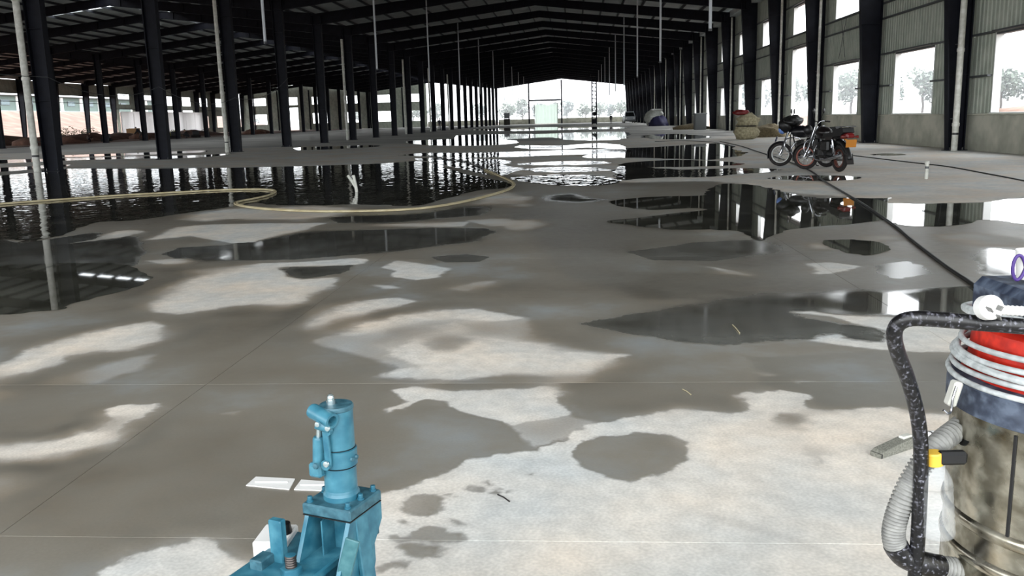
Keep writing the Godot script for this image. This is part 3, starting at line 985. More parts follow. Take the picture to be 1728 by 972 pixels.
func build_far_gable() -> void:
	var wl := setting("wall_back")
	var z := GABLE
	# low walls under the open near aisle and half of the middle aisle
	for q in [[X_ROW + 0.4, -10.3], [-4.4, X_RIGHT + 0.4], [-37.5, X_ROW - 0.4]]:
		obj("low_wall", boxed(Vector3((q[0] + q[1]) * 0.5, 0.65, z), Vector3(q[1] - q[0], 1.3, 0.24), 0.01), M.plaster, wl)
	# gable posts and the beam over the doorway
	for x in [-11.6, -3.35]:
		obj("gable_post", boxed(Vector3(x, (RIDGE - 0.3) * 0.5, z), Vector3(0.36, RIDGE - 0.5 if x < -8 else RIDGE - 0.1, 0.36), 0.01), M.steel, wl)
	obj("lintel_beam", boxed(Vector3(-7.5, 5.85, z), Vector3(7.9, 0.4, 0.3), 0.01), M.steel, wl)
	for x in [-10.25, -4.4]:
		obj("door_post", boxed(Vector3(x, 2.5, z), Vector3(0.16, 5.0, 0.16), 0.01), M.girt, wl)
	# the clad part: windows in two rows
	var px := [-85.6, -79.3, -71.0, -63.4, -55.2, -46.8, -38.7]
	var wide := [[-83.1, -79.3], [-73.7, -71.0], [-67.4, -63.4], [-59.0, -55.2], [-50.7, -46.8], [-42.1, -39.2]]
	var n := 60
	var xa := -86.2
	for i in wide.size():
		var q: Array = wide[i]
		var door := i == 1
		var xb: float = q[1]
		var y0 := 0.0 if door else 1.6
		for rect in [[xa, q[0], 0.0, 11.9], [q[0], xb, 0.0, y0], [q[0], xb, 5.7 if door else 4.2, 6.4], [q[0], xb, 8.3, 11.9]]:
			if rect[3] - rect[2] > 0.05:
				var hi: float = minf(rect[3], roof_y((rect[0] + rect[1]) * 0.5) + 0.1)
				var st := S()
				gable_sheet(st, rect[0], rect[1], rect[2], hi, z)
				obj("cladding_sheet", st, M.cladding, wl)
		for band in [[y0, 5.7 if door else 4.2], [6.4, 8.3]]:
			var t := setting(("door_%d" if door and band[0] == 0.0 else "window_%d") % n)
			n += 1
			for s in [q[0] + 0.04, xb - 0.04]:
				obj("jamb", boxed(Vector3(s, (band[0] + band[1]) * 0.5, z), Vector3(0.08, band[1] - band[0], 0.26)), M.trim, t)
		xa = xb
	obj("cladding_sheet", boxed(Vector3(-38.4, 5.9, z), Vector3(1.6, 11.8, 0.1)), M.cladding, wl)
	for i in px.size():
		obj("gable_post", boxed(Vector3(px[i] + 3.0, 5.0, z + 0.25), Vector3(0.28, 10.0, 0.26)), M.steel, wl)


func build_left_side() -> void:
	var wl := setting("wall_left")
	var x := X_LEFT - 0.62
	var n := 80
	for k in range(6, 21):
		var za := frame_z(k)
		var zb := frame_z(k + 1)
		# upper band with window openings all along; below it the near bays are still open
		if k >= 14:
			var w1 := za - 3.2
			var w0 := za - 7.4
			for rect in [[zb, za, 8.0, EAVE + 0.9], [zb, w0, 6.1, 8.0], [w1, za, 6.1, 8.0], [zb, za, 5.2, 6.1]]:
				var st := S()
				ribbed(st, x, rect[0], rect[1], rect[2], rect[3], -1.0)
				obj("cladding_sheet", st, M.cladding, wl)
			if k >= 18:
				for rect in [[zb, w0, 1.2, 5.2], [w1, za, 1.2, 5.2], [w0, w1, 3.9, 5.2]]:
					var st := S()
					ribbed(st, x, rect[0], rect[1], rect[2], rect[3], -1.0)
					obj("cladding_sheet", st, M.cladding, wl)
				obj("sill_wall", boxed(Vector3(x, 0.6, (za + zb) * 0.5), Vector3(0.24, 1.2, BAY - 0.02)), M.plaster, wl)
			else:
				for w in [zb + 0.4, za - 2.6]:
					var st := S()
					ribbed(st, x, w - 0.6, w + 0.6, 0.0, 5.2, -1.0)
					obj("cladding_sheet", st, M.cladding, wl)
		if k < 14:
			obj("eave_panel", boxed(Vector3(x, 8.4, (za + zb) * 0.5), Vector3(0.1, 2.0, BAY - 0.02)), M.cladding, wl)
		for y in [6.1, 7.35] if k < 14 else [5.2]:
			obj("girt", boxed(Vector3(x + 0.1, y, (za + zb) * 0.5), Vector3(0.12, 0.1, BAY)), M.girt, wl)
	# a white boarded partition and the bare earth of the unpaved aisle
	var pb := thing("white_screen", "long plain white sheet screen standing along the far left side", "screen", Vector3(X_LEFT + 1.0, 0, -181))
	for k in 8:
		obj("sheet", boxed(Vector3(0, 2.35, 16.8 - k * 4.62), Vector3(0.03, 4.7, 4.6), 0.005), M.sheet, pb)
	for k in 9:
		obj("stud", boxed(Vector3(-0.09, 2.3, 19.0 - k * 4.62), Vector3(0.1, 4.6, 0.1)), M.girt, pb)
	var ea := setting("floor_left")
	obj("bare_earth", bumpy(X_LEFT - 1.0, -53.5, GABLE, FRONT, 26, 70, 0.16, 31), M.dirt, ea)


func bumpy(x0: float, x1: float, z0: float, z1: float, nx: int, nzz: int, high: float, seed_at: int) -> ArrayMesh:
	var nz := FastNoiseLite.new()
	nz.seed = seed_at
	nz.frequency = 0.09
	var st := S()
	st.set_smooth_group(0)
	var p := func(i: int, j: int) -> Vector3:
		var x := lerpf(x0, x1, float(i) / nx)
		var z := lerpf(z0, z1, float(j) / nzz)
		var edge := minf(1.0, minf(float(i), float(nx - i)) / 2.0)
		return Vector3(x, -0.05 + high * (0.3 + nz.get_noise_2d(x, z)) * edge, z)
	for i in nx:
		for j in nzz:
			quad(st, p.call(i, j + 1), p.call(i + 1, j + 1), p.call(i + 1, j), p.call(i, j))
	return done(st)


# ---------------------------------------------------------------- outdoors
func tree_meshes(seed_at: int) -> Array:
	var r := RandomNumberGenerator.new()
	r.seed = 500 + seed_at
	var crown := S()
	crown.set_smooth_group(-1)
	var lumps := []
	for k in 9:
		var a := r.randf() * TAU
		var d := r.randf_range(0.3, 2.3)
		lumps.append([Vector3(cos(a) * d, r.randf_range(3.2, 7.2), sin(a) * d), r.randf_range(1.1, 1.9)])
	for l in lumps:
		for k in 95:
			var d := Vector3(r.randfn(), r.randfn() * 0.8, r.randfn()).normalized() * float(l[1]) * r.randf_range(0.7, 1.08)
			var c: Vector3 = l[0] + d
			var u := Vector3(r.randfn(), r.randfn(), r.randfn()).normalized()
			var v := u.cross(Vector3(r.randfn(), r.randfn(), r.randfn())).normalized()
			var s := r.randf_range(0.22, 0.46)
			quad(crown, c - u * s, c - v * s * 0.6, c + u * s, c + v * s * 0.6)
	var trunk := S()
	tube(trunk, curve([Vector3(0, -0.6, 0), Vector3(0.1, 1.4, 0.05), Vector3(-0.05, 3.0, 0), Vector3(0.15, 5.0, 0.1)], 3), 0.2, 7)
	for k in 4:
		var l = lumps[k]
		tube(trunk, [Vector3(0, 2.2 + 0.5 * k, 0), l[0] * 0.6 + Vector3(0, 1.2, 0), l[0]], [0.1, 0.07, 0.04], 5)
	return [done(crown), done(trunk)]


func build_outside() -> void:
	var gr := setting("floor_outside")
	var earth := obj("ground", boxed(Vector3(-20, -0.62, -150), Vector3(900, 0.7, 900)), M.earth, gr)
	earth.position.y = 0.0
	var kinds := []
	for k in 3:
		kinds.append(tree_meshes(k))
	var r := RandomNumberGenerator.new()
	r.seed = 77
	var spots := []
	for k in 26:                                   # seen through the right wall, in three staggered lines
		spots.append([Vector3(46 + k * 6.6 + r.randf_range(-1, 1), -0.3, -346 + k * 3.2 + (k % 3) * 15.0), r.randf_range(1.35, 1.85), 0])
	for x in [-54.0, -47.0, -41.0, -29.0, -19.0, -15.5, -11.5, -8.5, -6.0, -2.5, 3.0, 7.0, 10.5, 13.0, 16.0, 19.0, 22.0, 25.0, 30.0]:   # beyond the far gable
		spots.append([Vector3(x * 1.15, -0.3, -296 - 9.0 * (spots.size() % 3)), r.randf_range(0.7, 1.0), 1])
	for x in [-62.0, -70.0, -84.0, -96.0, -110.0]:
		spots.append([Vector3(x * 1.25, -0.3, -318 + r.randf_range(-10, 10)), r.randf_range(0.8, 1.1), 2])
	var names := ["hazy grey-green tree seen through the right wall's window openings", "hazy grey-green tree standing beyond the open far gable", "hazy grey-green tree behind the windowed far left gable"]
	var groups := ["trees beyond the right wall", "trees beyond the far gable", "trees beyond the left gable"]
	for i in spots.size():
		var s: Array = spots[i]
		var t := thing("tree", names[s[2]], "tree", s[0], r.randf() * TAU, groups[s[2]])
		t.scale = Vector3(s[1] * 1.15, s[1], s[1] * 1.15)
		obj("crown", kinds[i % 3][0], M.leaf[i % 3], t)
		obj("trunk", kinds[i % 3][1], M.bark, t)
	# an earth bank on the left with a low pale building along its top
	var bank := S()
	var nz := FastNoiseLite.new()
	nz.seed = 3
	nz.frequency = 0.05
	bank.set_smooth_group(0)
	var h := func(i: int, j: int) -> Vector3:
		var prof := [[-96.0, -0.4], [-104.0, 1.4], [-112.0, 3.6], [-119.0, 5.6], [-124.0, 6.0], [-160.0, 6.0]]
		var z := 10.0 - j * 9.0
		var x: float = prof[i][0]
		return Vector3(x + nz.get_noise_2d(z, i * 30.0) * 3.0, prof[i][1] + nz.get_noise_2d(x * 2.0, z) * (0.7 if i > 0 and i < 4 else 0.0), z)
	for i in 5:
		for j in 34:
			quad(bank, h.call(i, j), h.call(i, j + 1), h.call(i + 1, j + 1), h.call(i + 1, j))
	var bo := obj("earth_bank", bank, M.earth)
	tag(bo, "long bare reddish earth bank outside the open left side", "earth bank")
	var b := thing("site_building", "long low pale green building with white pilasters on top of the earth bank", "building", Vector3(-133, 6.0, -175))
	obj("wall", boxed(Vector3(0, 1.9, 0), Vector3(5, 3.8, 190), 0.02), mat(Color(0.38, 0.44, 0.42), 0.8), b)
	obj("plinth_band", boxed(Vector3(2.7, 0.15, 0), Vector3(0.5, 0.3, 190), 0.02), M.white, b)
	obj("roof", boxed(Vector3(0.4, 3.95, 0), Vector3(7.0, 0.3, 191), 0.04), mat(Color(0.62, 0.64, 0.66), 0.7), b)
	for k in 21:
		obj("pilaster", boxed(Vector3(2.6, 1.9, 90 - k * 9.0), Vector3(0.4, 3.6, 1.1), 0.02), M.white, b)
	for k in 20:
		var w := obj("window", boxed(Vector3(2.52, 2.2, 85.5 - k * 9.0), Vector3(0.08, 1.3, 3.4)), M.girt, b)
		obj("pane", boxed(Vector3(0.05, 0, 0), Vector3(0.04, 1.1, 3.1)), mat(Color(0.35, 0.42, 0.44), 0.1), w, Vector3(2.55, 2.2, 85.5 - k * 9.0))
	# thin mist over the land beyond the hall
	for q in [[Vector3(30, 12, -335), Vector3(520, 26, 160)]]:
		var fog := FogVolume.new()
		fog.name = numbered("mist")
		fog.size = q[1]
		fog.position = q[0]
		var fm := FogMaterial.new()
		fm.albedo = Color(0.96, 0.97, 0.98)
		fm.density = 0.0045
		fog.material = fm
		fog.set_meta("kind", "stuff")
		add_child(fog)
	# a bank of orange earth outside the right wall
	var rb := S()
	blob(rb, Vector3(0, -0.2, 0), Vector3(16, 2.6, 60), 30, 10, 0.35, 4, -0.2)
	tag(obj("earth_mound", rb, M.earth, null, Vector3(98, -0.3, -150)), "low mound of orange earth outside the right wall", "earth mound")
	# site fence beyond the gable
	var f := thing("wire_fence", "thin wire fence with slim posts beyond the far gable's low wall", "fence", Vector3(0, -0.27, -246))
	for k in 24:
		obj("post", tubed([Vector3(-40 + k * 3.0, 0, 0), Vector3(-40 + k * 3.0, 3.6, 0)], 0.05, 6), M.girt, f)
	for y in [1.2, 2.3, 3.5]:
		obj("wire", tubed([Vector3(-40, y, 0), Vector3(29, y, 0)], 0.02, 5), M.girt, f)
	# the pale green netting that hangs in the gable doorway
	var net := S()
	net.set_smooth_group(0)
	for i in 40:
		var xa := -10.1 + i * 0.1425
		var xb := xa + 0.1425
		var za := GABLE + 0.2 + 0.06 * sin(i * 1.1)
		var zb := GABLE + 0.2 + 0.06 * sin((i + 1) * 1.1)
		for d in [0.0, 0.02]:
			quad(net, Vector3(xa, 0.05, za + d), Vector3(xb, 0.05, zb + d), Vector3(xb, 4.75 + 0.12 * sin(i * 0.5), zb + d), Vector3(xa, 4.75 + 0.12 * sin((i - 1) * 0.5), za + d))
	var nm := mat(Color(0.88, 0.92, 0.90), 0.8)
	nm.backlight_enabled = true
	nm.backlight = Color(0.95, 0.98, 0.96)
	tag(obj("netting", net, nm), "pale green translucent netting hung in the far gable doorway", "netting")


# ---------------------------------------------------------------- water
func build_puddles() -> void:
	var labels := {
		"left_big": "largest dark puddle on the left, behind the looped beige hose", "left_near": "dark puddle at the left edge mirroring the dashed skylights",
		"left_strip": "narrow puddle at the first white pipe's foot on the left", "left_strip2": "long thin puddle in front of the second interior column", "left_strip3": "faint thin puddle behind the second interior column",
		"left_strip4": "small thin puddle beside the fourth interior column's foot", "mid_band": "thin puddle just behind the black end of the hose",
		"mid_main": "dark rippled puddle in the middle, in front of the striped ones", "streak_a": "thin bright rippled puddle in the middle distance, farthest of three streaks", "streak_b": "long rippled puddle streak in the middle, second of three", "streak_c": "dark rippled puddle streak nearest the beige hose end", "hose_end": "rippled puddle around the black end of the hose", "right_band": "puddle in mid distance mirroring the striped right wall", "right_band2": "narrow puddle between the striped one and the broad middle one",
		"far_band": "bright far puddle mirroring the open gable in a broad band", "far_band2": "short bright puddle just before the broad gable reflection", "far_band3": "bright checkered puddle at the feet of the far interior columns",
		"far_band4": "thin dark puddle before the tarpaulined car", "far_band5": "farthest thin bright puddle in front of the netted doorway", "bike_front": "small spindle-shaped puddle right in front of the motorcycles",
		"right_main": "big right-hand puddle mirroring the motorcycles and bright windows", "right_small": "small dark pointed puddle left of the black cable", "right_far": "tiny dark puddle near the foot of the right wall"}
	for key in PUDDLES:
		var p: Array = PUDDLES[key]
		var n := p.size() / 2
		var fine := PackedVector2Array()
		var c := Vector2.ZERO
		for i in n:
			c += Vector2(p[i * 2], p[i * 2 + 1]) / n
		var nz := FastNoiseLite.new()
		nz.seed = 91
		nz.frequency = 0.8
		for i in n:
			var q := []
			for k in 4:
				var j := posmod(i - 1 + k, n)
				q.append(Vector2(p[j * 2], p[j * 2 + 1]))
			for k in 6:
				var v: Vector2 = q[1].cubic_interpolate(q[2], q[0], q[3], k / 6.0)
				var a := 0.02 * (v.length() / 10.0) * nz.get_noise_2d(v.x * 3.0, v.y * 3.0) * 4.0
				fine.append(v + Vector2(a, -a * 0.7))
		if Geometry2D.triangulate_polygon(fine).is_empty():
			fine = PackedVector2Array()
			for i in n:
				fine.append(Vector2(p[i * 2], p[i * 2 + 1]))
		for i in fine.size():
			fine[i] -= c
		var st := S()
		flat_patch(st, fine, 0.0)
		var o := obj("puddle", st, M.water_rough if key in ["streak_a", "streak_b", "streak_c", "mid_band", "hose_end"] else M.water_ripple if key in ["left_big", "mid_main", "far_band3", "left_strip", "left_strip2"] else M.water_still, null, Vector3(c.x, 0.003, c.y))
		tag(o, labels[key], "puddle", "puddles on the concrete floor")


# ---------------------------------------------------------------- pipes, rods, cables, hoses
func downpipe(x: float, z: float, r: float, low: float, high: float, label: String, group: String, bands: bool) -> void:
	var t := thing("downpipe", label, "pipe", Vector3(x, 0, z), 0.0, group)
	obj("pipe", tubed([Vector3(0, low, 0), Vector3(0, high, 0)], r, 14), M.pipe, t)
	for y in ([0.9, 3.4, 6.2] if bands else [3.4]):
		if y > low:
			obj("coupling", lathed([[r, y - 0.06], [r * 1.18, y - 0.055], [r * 1.18, y + 0.055], [r, y + 0.06]], 14), M.pipe, t)
			obj("clamp", boxed(Vector3(-0.0, y + 0.2, -0.11), Vector3(r * 2.3, 0.035, 0.2), 0.004), M.girt, t)
	if bands:
		obj("tape", lathed([[r * 1.03, 0.55], [r * 1.03, 0.62]], 12), M.black, t)


func build_pipes() -> void:
	for k in [0, 2, 5, 8, 10, 12]:
		var w: String = {0: "thick pale downpipe on the leftmost interior column", 2: "pale downpipe on the third interior column", 5: "pale downpipe on the sixth interior column", 8: "pale downpipe on the ninth interior column"}.get(k, "thin pale downpipe on the interior row column, %s from the left" % ORD[mini(k, 13)])
		downpipe(X_ROW - 0.42, frame_z(k) + 0.39, 0.125 if k == 0 else 0.11, 0.0 if k in [0, 2, 5] else 0.0, EAVE - 0.3, w, "downpipes on the interior columns", k < 3)
	for k in [0, 2, 3, 5, 7, 9, 11, 13]:
		var w: String = {0: "thick pale downpipe on the nearest right wall column", 2: "pale downpipe on the right wall column behind the motorcycles", 3: "pale downpipe on the fourth right wall column by the sand pile"}.get(k, "thin pale downpipe on the right wall column, %s from the right" % ORD[k])
		downpipe(X_RIGHT + (0.0 if k == 0 else 0.12), frame_z(k) + 0.37, 0.105 if k == 0 else 0.075, 0.0, EAVE + 0.4, w, "downpipes along the right wall", k == 0)
	# rods that hang from the rafters in two rows
	for k in range(0, 20, 2):
		for side in [0, 1]:
			var x: float = [-11.2, 4.75][side]
			var z := frame_z(k)
			var low: float = [4.45, 4.38][side]
			var place: String = ["left", "right"][side]
			var label := "thin pale rod hanging from the roof, %s of the %s row" % [ORD[k / 2], place]
			var t := thing("hanging_rod", label, "rod", Vector3(x, low, z), 0.0, "rods hanging from the roof, %s row" % place)
			obj("rod", tubed([Vector3.ZERO, Vector3(0, roof_y(x) - low, 0)], 0.055, 8), M.rod, t)
			obj("end_cap", lathed([[0, -0.05], [0.062, -0.045], [0.062, 0.03], [0.055, 0.035]], 8), M.girt, t)
	# a slack wire strung along the near interior columns
	var line := []
	var nodes := [Vector3(X_ROW + 0.5, 5.1, frame_z(-2)), Vector3(-19.4, 3.45, -32.03), Vector3(-19.4, 3.4, -40.88), Vector3(-19.4, 3.08, -50.17), Vector3(X_ROW + 0.4, 4.6, frame_z(3))]
	for i in nodes.size() - 1:
		for s in 12:
			var t := s / 12.0
			line.append(nodes[i].lerp(nodes[i + 1], t) - Vector3(0, 0.55 * 4.0 * t * (1.0 - t), 0))
	line.append(nodes[4])
	tag(obj("slack_wire", tubed(line, 0.014, 5), M.girt), "slack pale wire strung between the nearest interior columns", "wire")


func lay(pts: Array, r: float) -> Array:
	var out := []
	for p in pts:
		out.append(Vector3(p[0], r, p[1]))
	return curve(out, 7)


func build_hoses() -> void:
	var beige := mat_mottled(Color(0.62, 0.57, 0.44), Color(0.74, 0.70, 0.58), 0.02, 0.6, 0.6, 27)
	var a := [[-12.91, -16.37], [-12.05, -17.62], [-11.25, -18.46], [-10.34, -19.28], [-9.23, -19.88], [-8.28, -20.32], [-7.4, -20.27], [-6.82, -19.63], [-6.57, -18.5], [-6.59, -17.68], [-6.67, -17.06], [-6.53, -16.55], [-6.19, -16.03], [-5.55, -15.44], [-4.64, -14.92], [-3.75, -14.72], [-2.95, -14.82], [-2.42, -15.33], [-1.93, -16.57], [-1.51, -18.35], [-1.41, -19.59], [-1.51, -20.87], [-1.83, -22.39], [-2.35, -24.72], [-2.74, -26.55]]
	var line := lay(a, 0.025)
	tag(obj("beige_hose", tubed(line, 0.02, 9), beige), "long beige hose looped across the wet floor on the left", "hose")
	var twin := []
	for i in line.size():
		var d: Vector3 = (line[mini(i + 1, line.size() - 1)] - line[maxi(i - 1, 0)]).normalized()
		twin.append(line[i] + d.cross(Vector3.UP) * (0.045 + 0.012 * sin(i * 0.21)) + Vector3(0, -0.003, 0))
	tag(obj("beige_hose", tubed(twin, 0.016, 9), beige), "thinner beige hose lying alongside the looped beige hose", "hose")
	var b := lay([[-2.75, -26.71], [-3.12, -28.65], [-3.64, -30.73], [-4.15, -32.46], [-4.65, -33.56], [-5.13, -34.51], [-5.77, -36.38], [-6.43, -38.43]], 0.025)
	tag(obj("black_hose", tubed(b, 0.02, 8), M.black), "short black hose joined to the far end of the beige hose", "hose")
	var c := lay([[3.14, -6.53], [3.33, -7.46], [3.48, -8.41], [3.68, -9.51], [3.89, -10.6], [4.08, -11.54], [4.34, -13.04], [4.63, -14.78], [4.93, -16.8], [5.32, -19.45], [5.83, -22.37], [6.22, -25.48], [6.65, -30.05], [6.94, -34.39], [7.46, -40.89], [7.74, -48.46]], 0.017)
	tag(obj("black_cable", tubed(c, 0.017, 8), M.black), "thick black cable running from the vacuum cleaner past the motorcycles", "cable")
	var d := lay([[9.14, -30.54], [9.22, -27.94], [9.35, -25.4], [9.46, -23.29], [9.22, -20.74], [8.96, -18.38], [8.61, -16.16]], 0.014)
	tag(obj("black_cable", tubed(d, 0.014, 7), M.black), "thin dark cable lying on the floor right of the motorcycles", "cable")
	var e := lay([[4.52, -51.31], [6.02, -51.21], [7.17, -47.82], [7.1, -40.35]], 0.014)
	tag(obj("black_cable", tubed(e, 0.014, 7), M.black), "thin dark cable on the floor in front of the sack", "cable")


# ---------------------------------------------------------------- small things
func build_small_things() -> void:
	# a split pipe stub in the big left puddle
	var p := thing("pipe_stub", "white split pipe stub sticking up out of the big left puddle", "pipe", Vector3(-4.825, 0, -19.15))
	obj("upright_piece", tubed([Vector3(0.0, 0, 0), Vector3(-0.02, 0.17, 0.0), Vector3(-0.05, 0.37, 0.02)], [0.034, 0.034, 0.034], 10), M.pipe, p)
	obj("leaning_piece", tubed([Vector3(-0.03, 0.12, 0.01), Vector3(-0.09, 0.25, 0.03), Vector3(-0.17, 0.37, 0.05)], [0.026, 0.034, 0.03], 10), M.pipe, p)
	var s := thing("pipe_stub", "short pale pipe stub standing on the dry floor right of the motorcycles", "pipe", Vector3(7.492, 0, -19.525))
	obj("pipe", tubed([Vector3.ZERO, Vector3(0, 0.34, 0)], 0.035, 10), M.pipe, s)
	obj("cap", lathed([[0, 0.39], [0.035, 0.38], [0.046, 0.37], [0.046, 0.31], [0.035, 0.31]], 10), M.pipe, s)
	obj("tape", lathed([[0.038, 0.22], [0.038, 0.27]], 10), M.girt, s)
	# two white strips on the damp floor beside the blue machine
	var strip := func(pts: Array, label: String) -> void:
		var outline := PackedVector2Array()
		var c := Vector2.ZERO
		for q in pts:
			c += Vector2(q[0], q[1]) / pts.size()
		for q in pts:
			outline.append(Vector2(q[0], -q[1]) - Vector2(c.x, -c.y))
		var st := S()
		prism(st, outline, 0.004, Transform3D(Basis(Vector3.RIGHT, Vector3.FORWARD, Vector3.UP), Vector3.ZERO))
		var o := obj("white_strip", st, M.white, null, Vector3(c.x, 0.0025, c.y))
		tag(o, label, "strip", "white strips on the floor")
		obj("fold", boxed(Vector3(0.0, 0.004, 0.0), Vector3(absf(pts[1][0] - pts[0][0]) * 0.8, 0.004, 0.006), 0.001), M.trim, o)
	strip.call([[-1.4, -3.5], [-1.22, -3.48], [-1.21, -3.37], [-1.41, -3.41]], "longer white flat strip lying on the damp floor left of the blue machine")
	strip.call([[-1.19, -3.47], [-1.06, -3.45], [-1.06, -3.36], [-1.19, -3.37]], "shorter white flat strip half hidden behind the blue machine")
	# debris on the floor
	var stick := func(a: Vector3, b: Vector3, r: float, m: Material, label: String) -> void:
		tag(obj("straw", tubed([Vector3.ZERO, (b - a) * 0.5 + Vector3(0, 0.004, 0), b - a], r, 5), m, null, a + Vector3(0, r + 0.001, 0)), label, "straw")
	var straw := mat(Color(0.66, 0.62, 0.50), 0.8)
	stick.call(Vector3(1.11, 0, -6.248), Vector3(1.116, 0, -6.001), 0.004, straw, "thin pale straw on the wet film right of centre")
	stick.call(Vector3(0.576, 0, -4.727), Vector3(0.609, 0, -4.631), 0.003, straw, "short pale straw by the floor joint right of centre")
	stick.call(Vector3(-0.332, 0, -3.329), Vector3(-0.279, 0, -3.263), 0.003, M.rubber, "short dark twig beside the small stains on the dry floor")
	# bundled sack with a red cloth, sand heap, bin
	var k := thing("sack", "bulging beige sack standing on the floor near the right wall", "sack", Vector3(9.706, 0, -51.627))
	var st := S()
	blob(st, Vector3(0, 0.42, 0), Vector3(0.68, 0.62, 0.6), 18, 10, 0.35, 11, -0.68)
	blob(st, Vector3(0.08, 1.0, 0.02), Vector3(0.62, 0.45, 0.55), 18, 10, 0.4, 12)
	obj("bag", st, mat_mottled(Color(0.45, 0.42, 0.33), Color(0.66, 0.63, 0.52), 0.03, 0.8, 0.95, 29), k)
	obj("tie", lathed([[0.6, 0.72], [0.64, 0.75], [0.6, 0.78]], 18), M.rubber, k)
	var rc := S()
	blob(rc, Vector3.ZERO, Vector3(0.42, 0.16, 0.36), 16, 8, 0.6, 13)
	tag(obj("red_cloth", rc, M.red, null, Vector3(9.706, 0, -51.627) + Vector3(-0.3, 1.5, 0.05)), "crumpled red cloth on top of the beige sack", "cloth")
	var sp := S()
	blob(sp, Vector3.ZERO, Vector3(1.35, 0.75, 1.3), 26, 10, 0.35, 14, -0.02)
	tag(obj("sand_pile", sp, M.sand, null, Vector3(11.75, 0.0, -55.6)), "low brown sand pile at the foot of a right wall column", "sand pile")
	var bn := thing("grey_bin", "small grey square bin standing by the right wall's distant doorway", "bin", Vector3(11.794, 0, -85.817))
	obj("body", boxed(Vector3(0, 0.75, 0), Vector3(1.1, 1.5, 1.0), 0.06), mat(Color(0.30, 0.31, 0.31), 0.7), bn)
	obj("rim", boxed(Vector3(0, 1.5, 0), Vector3(1.22, 0.12, 1.12), 0.04), mat(Color(0.4, 0.41, 0.41), 0.7), bn)
	var hp := S()
	blob(hp, Vector3.ZERO, Vector3(1.9, 0.5, 1.4), 20, 8, 0.35, 16, -0.02)
	tag(obj("sand_pile", hp, M.sand, null, Vector3(11.547, 0, -90.416)), "small pale sand heap beside the grey bin", "sand pile")


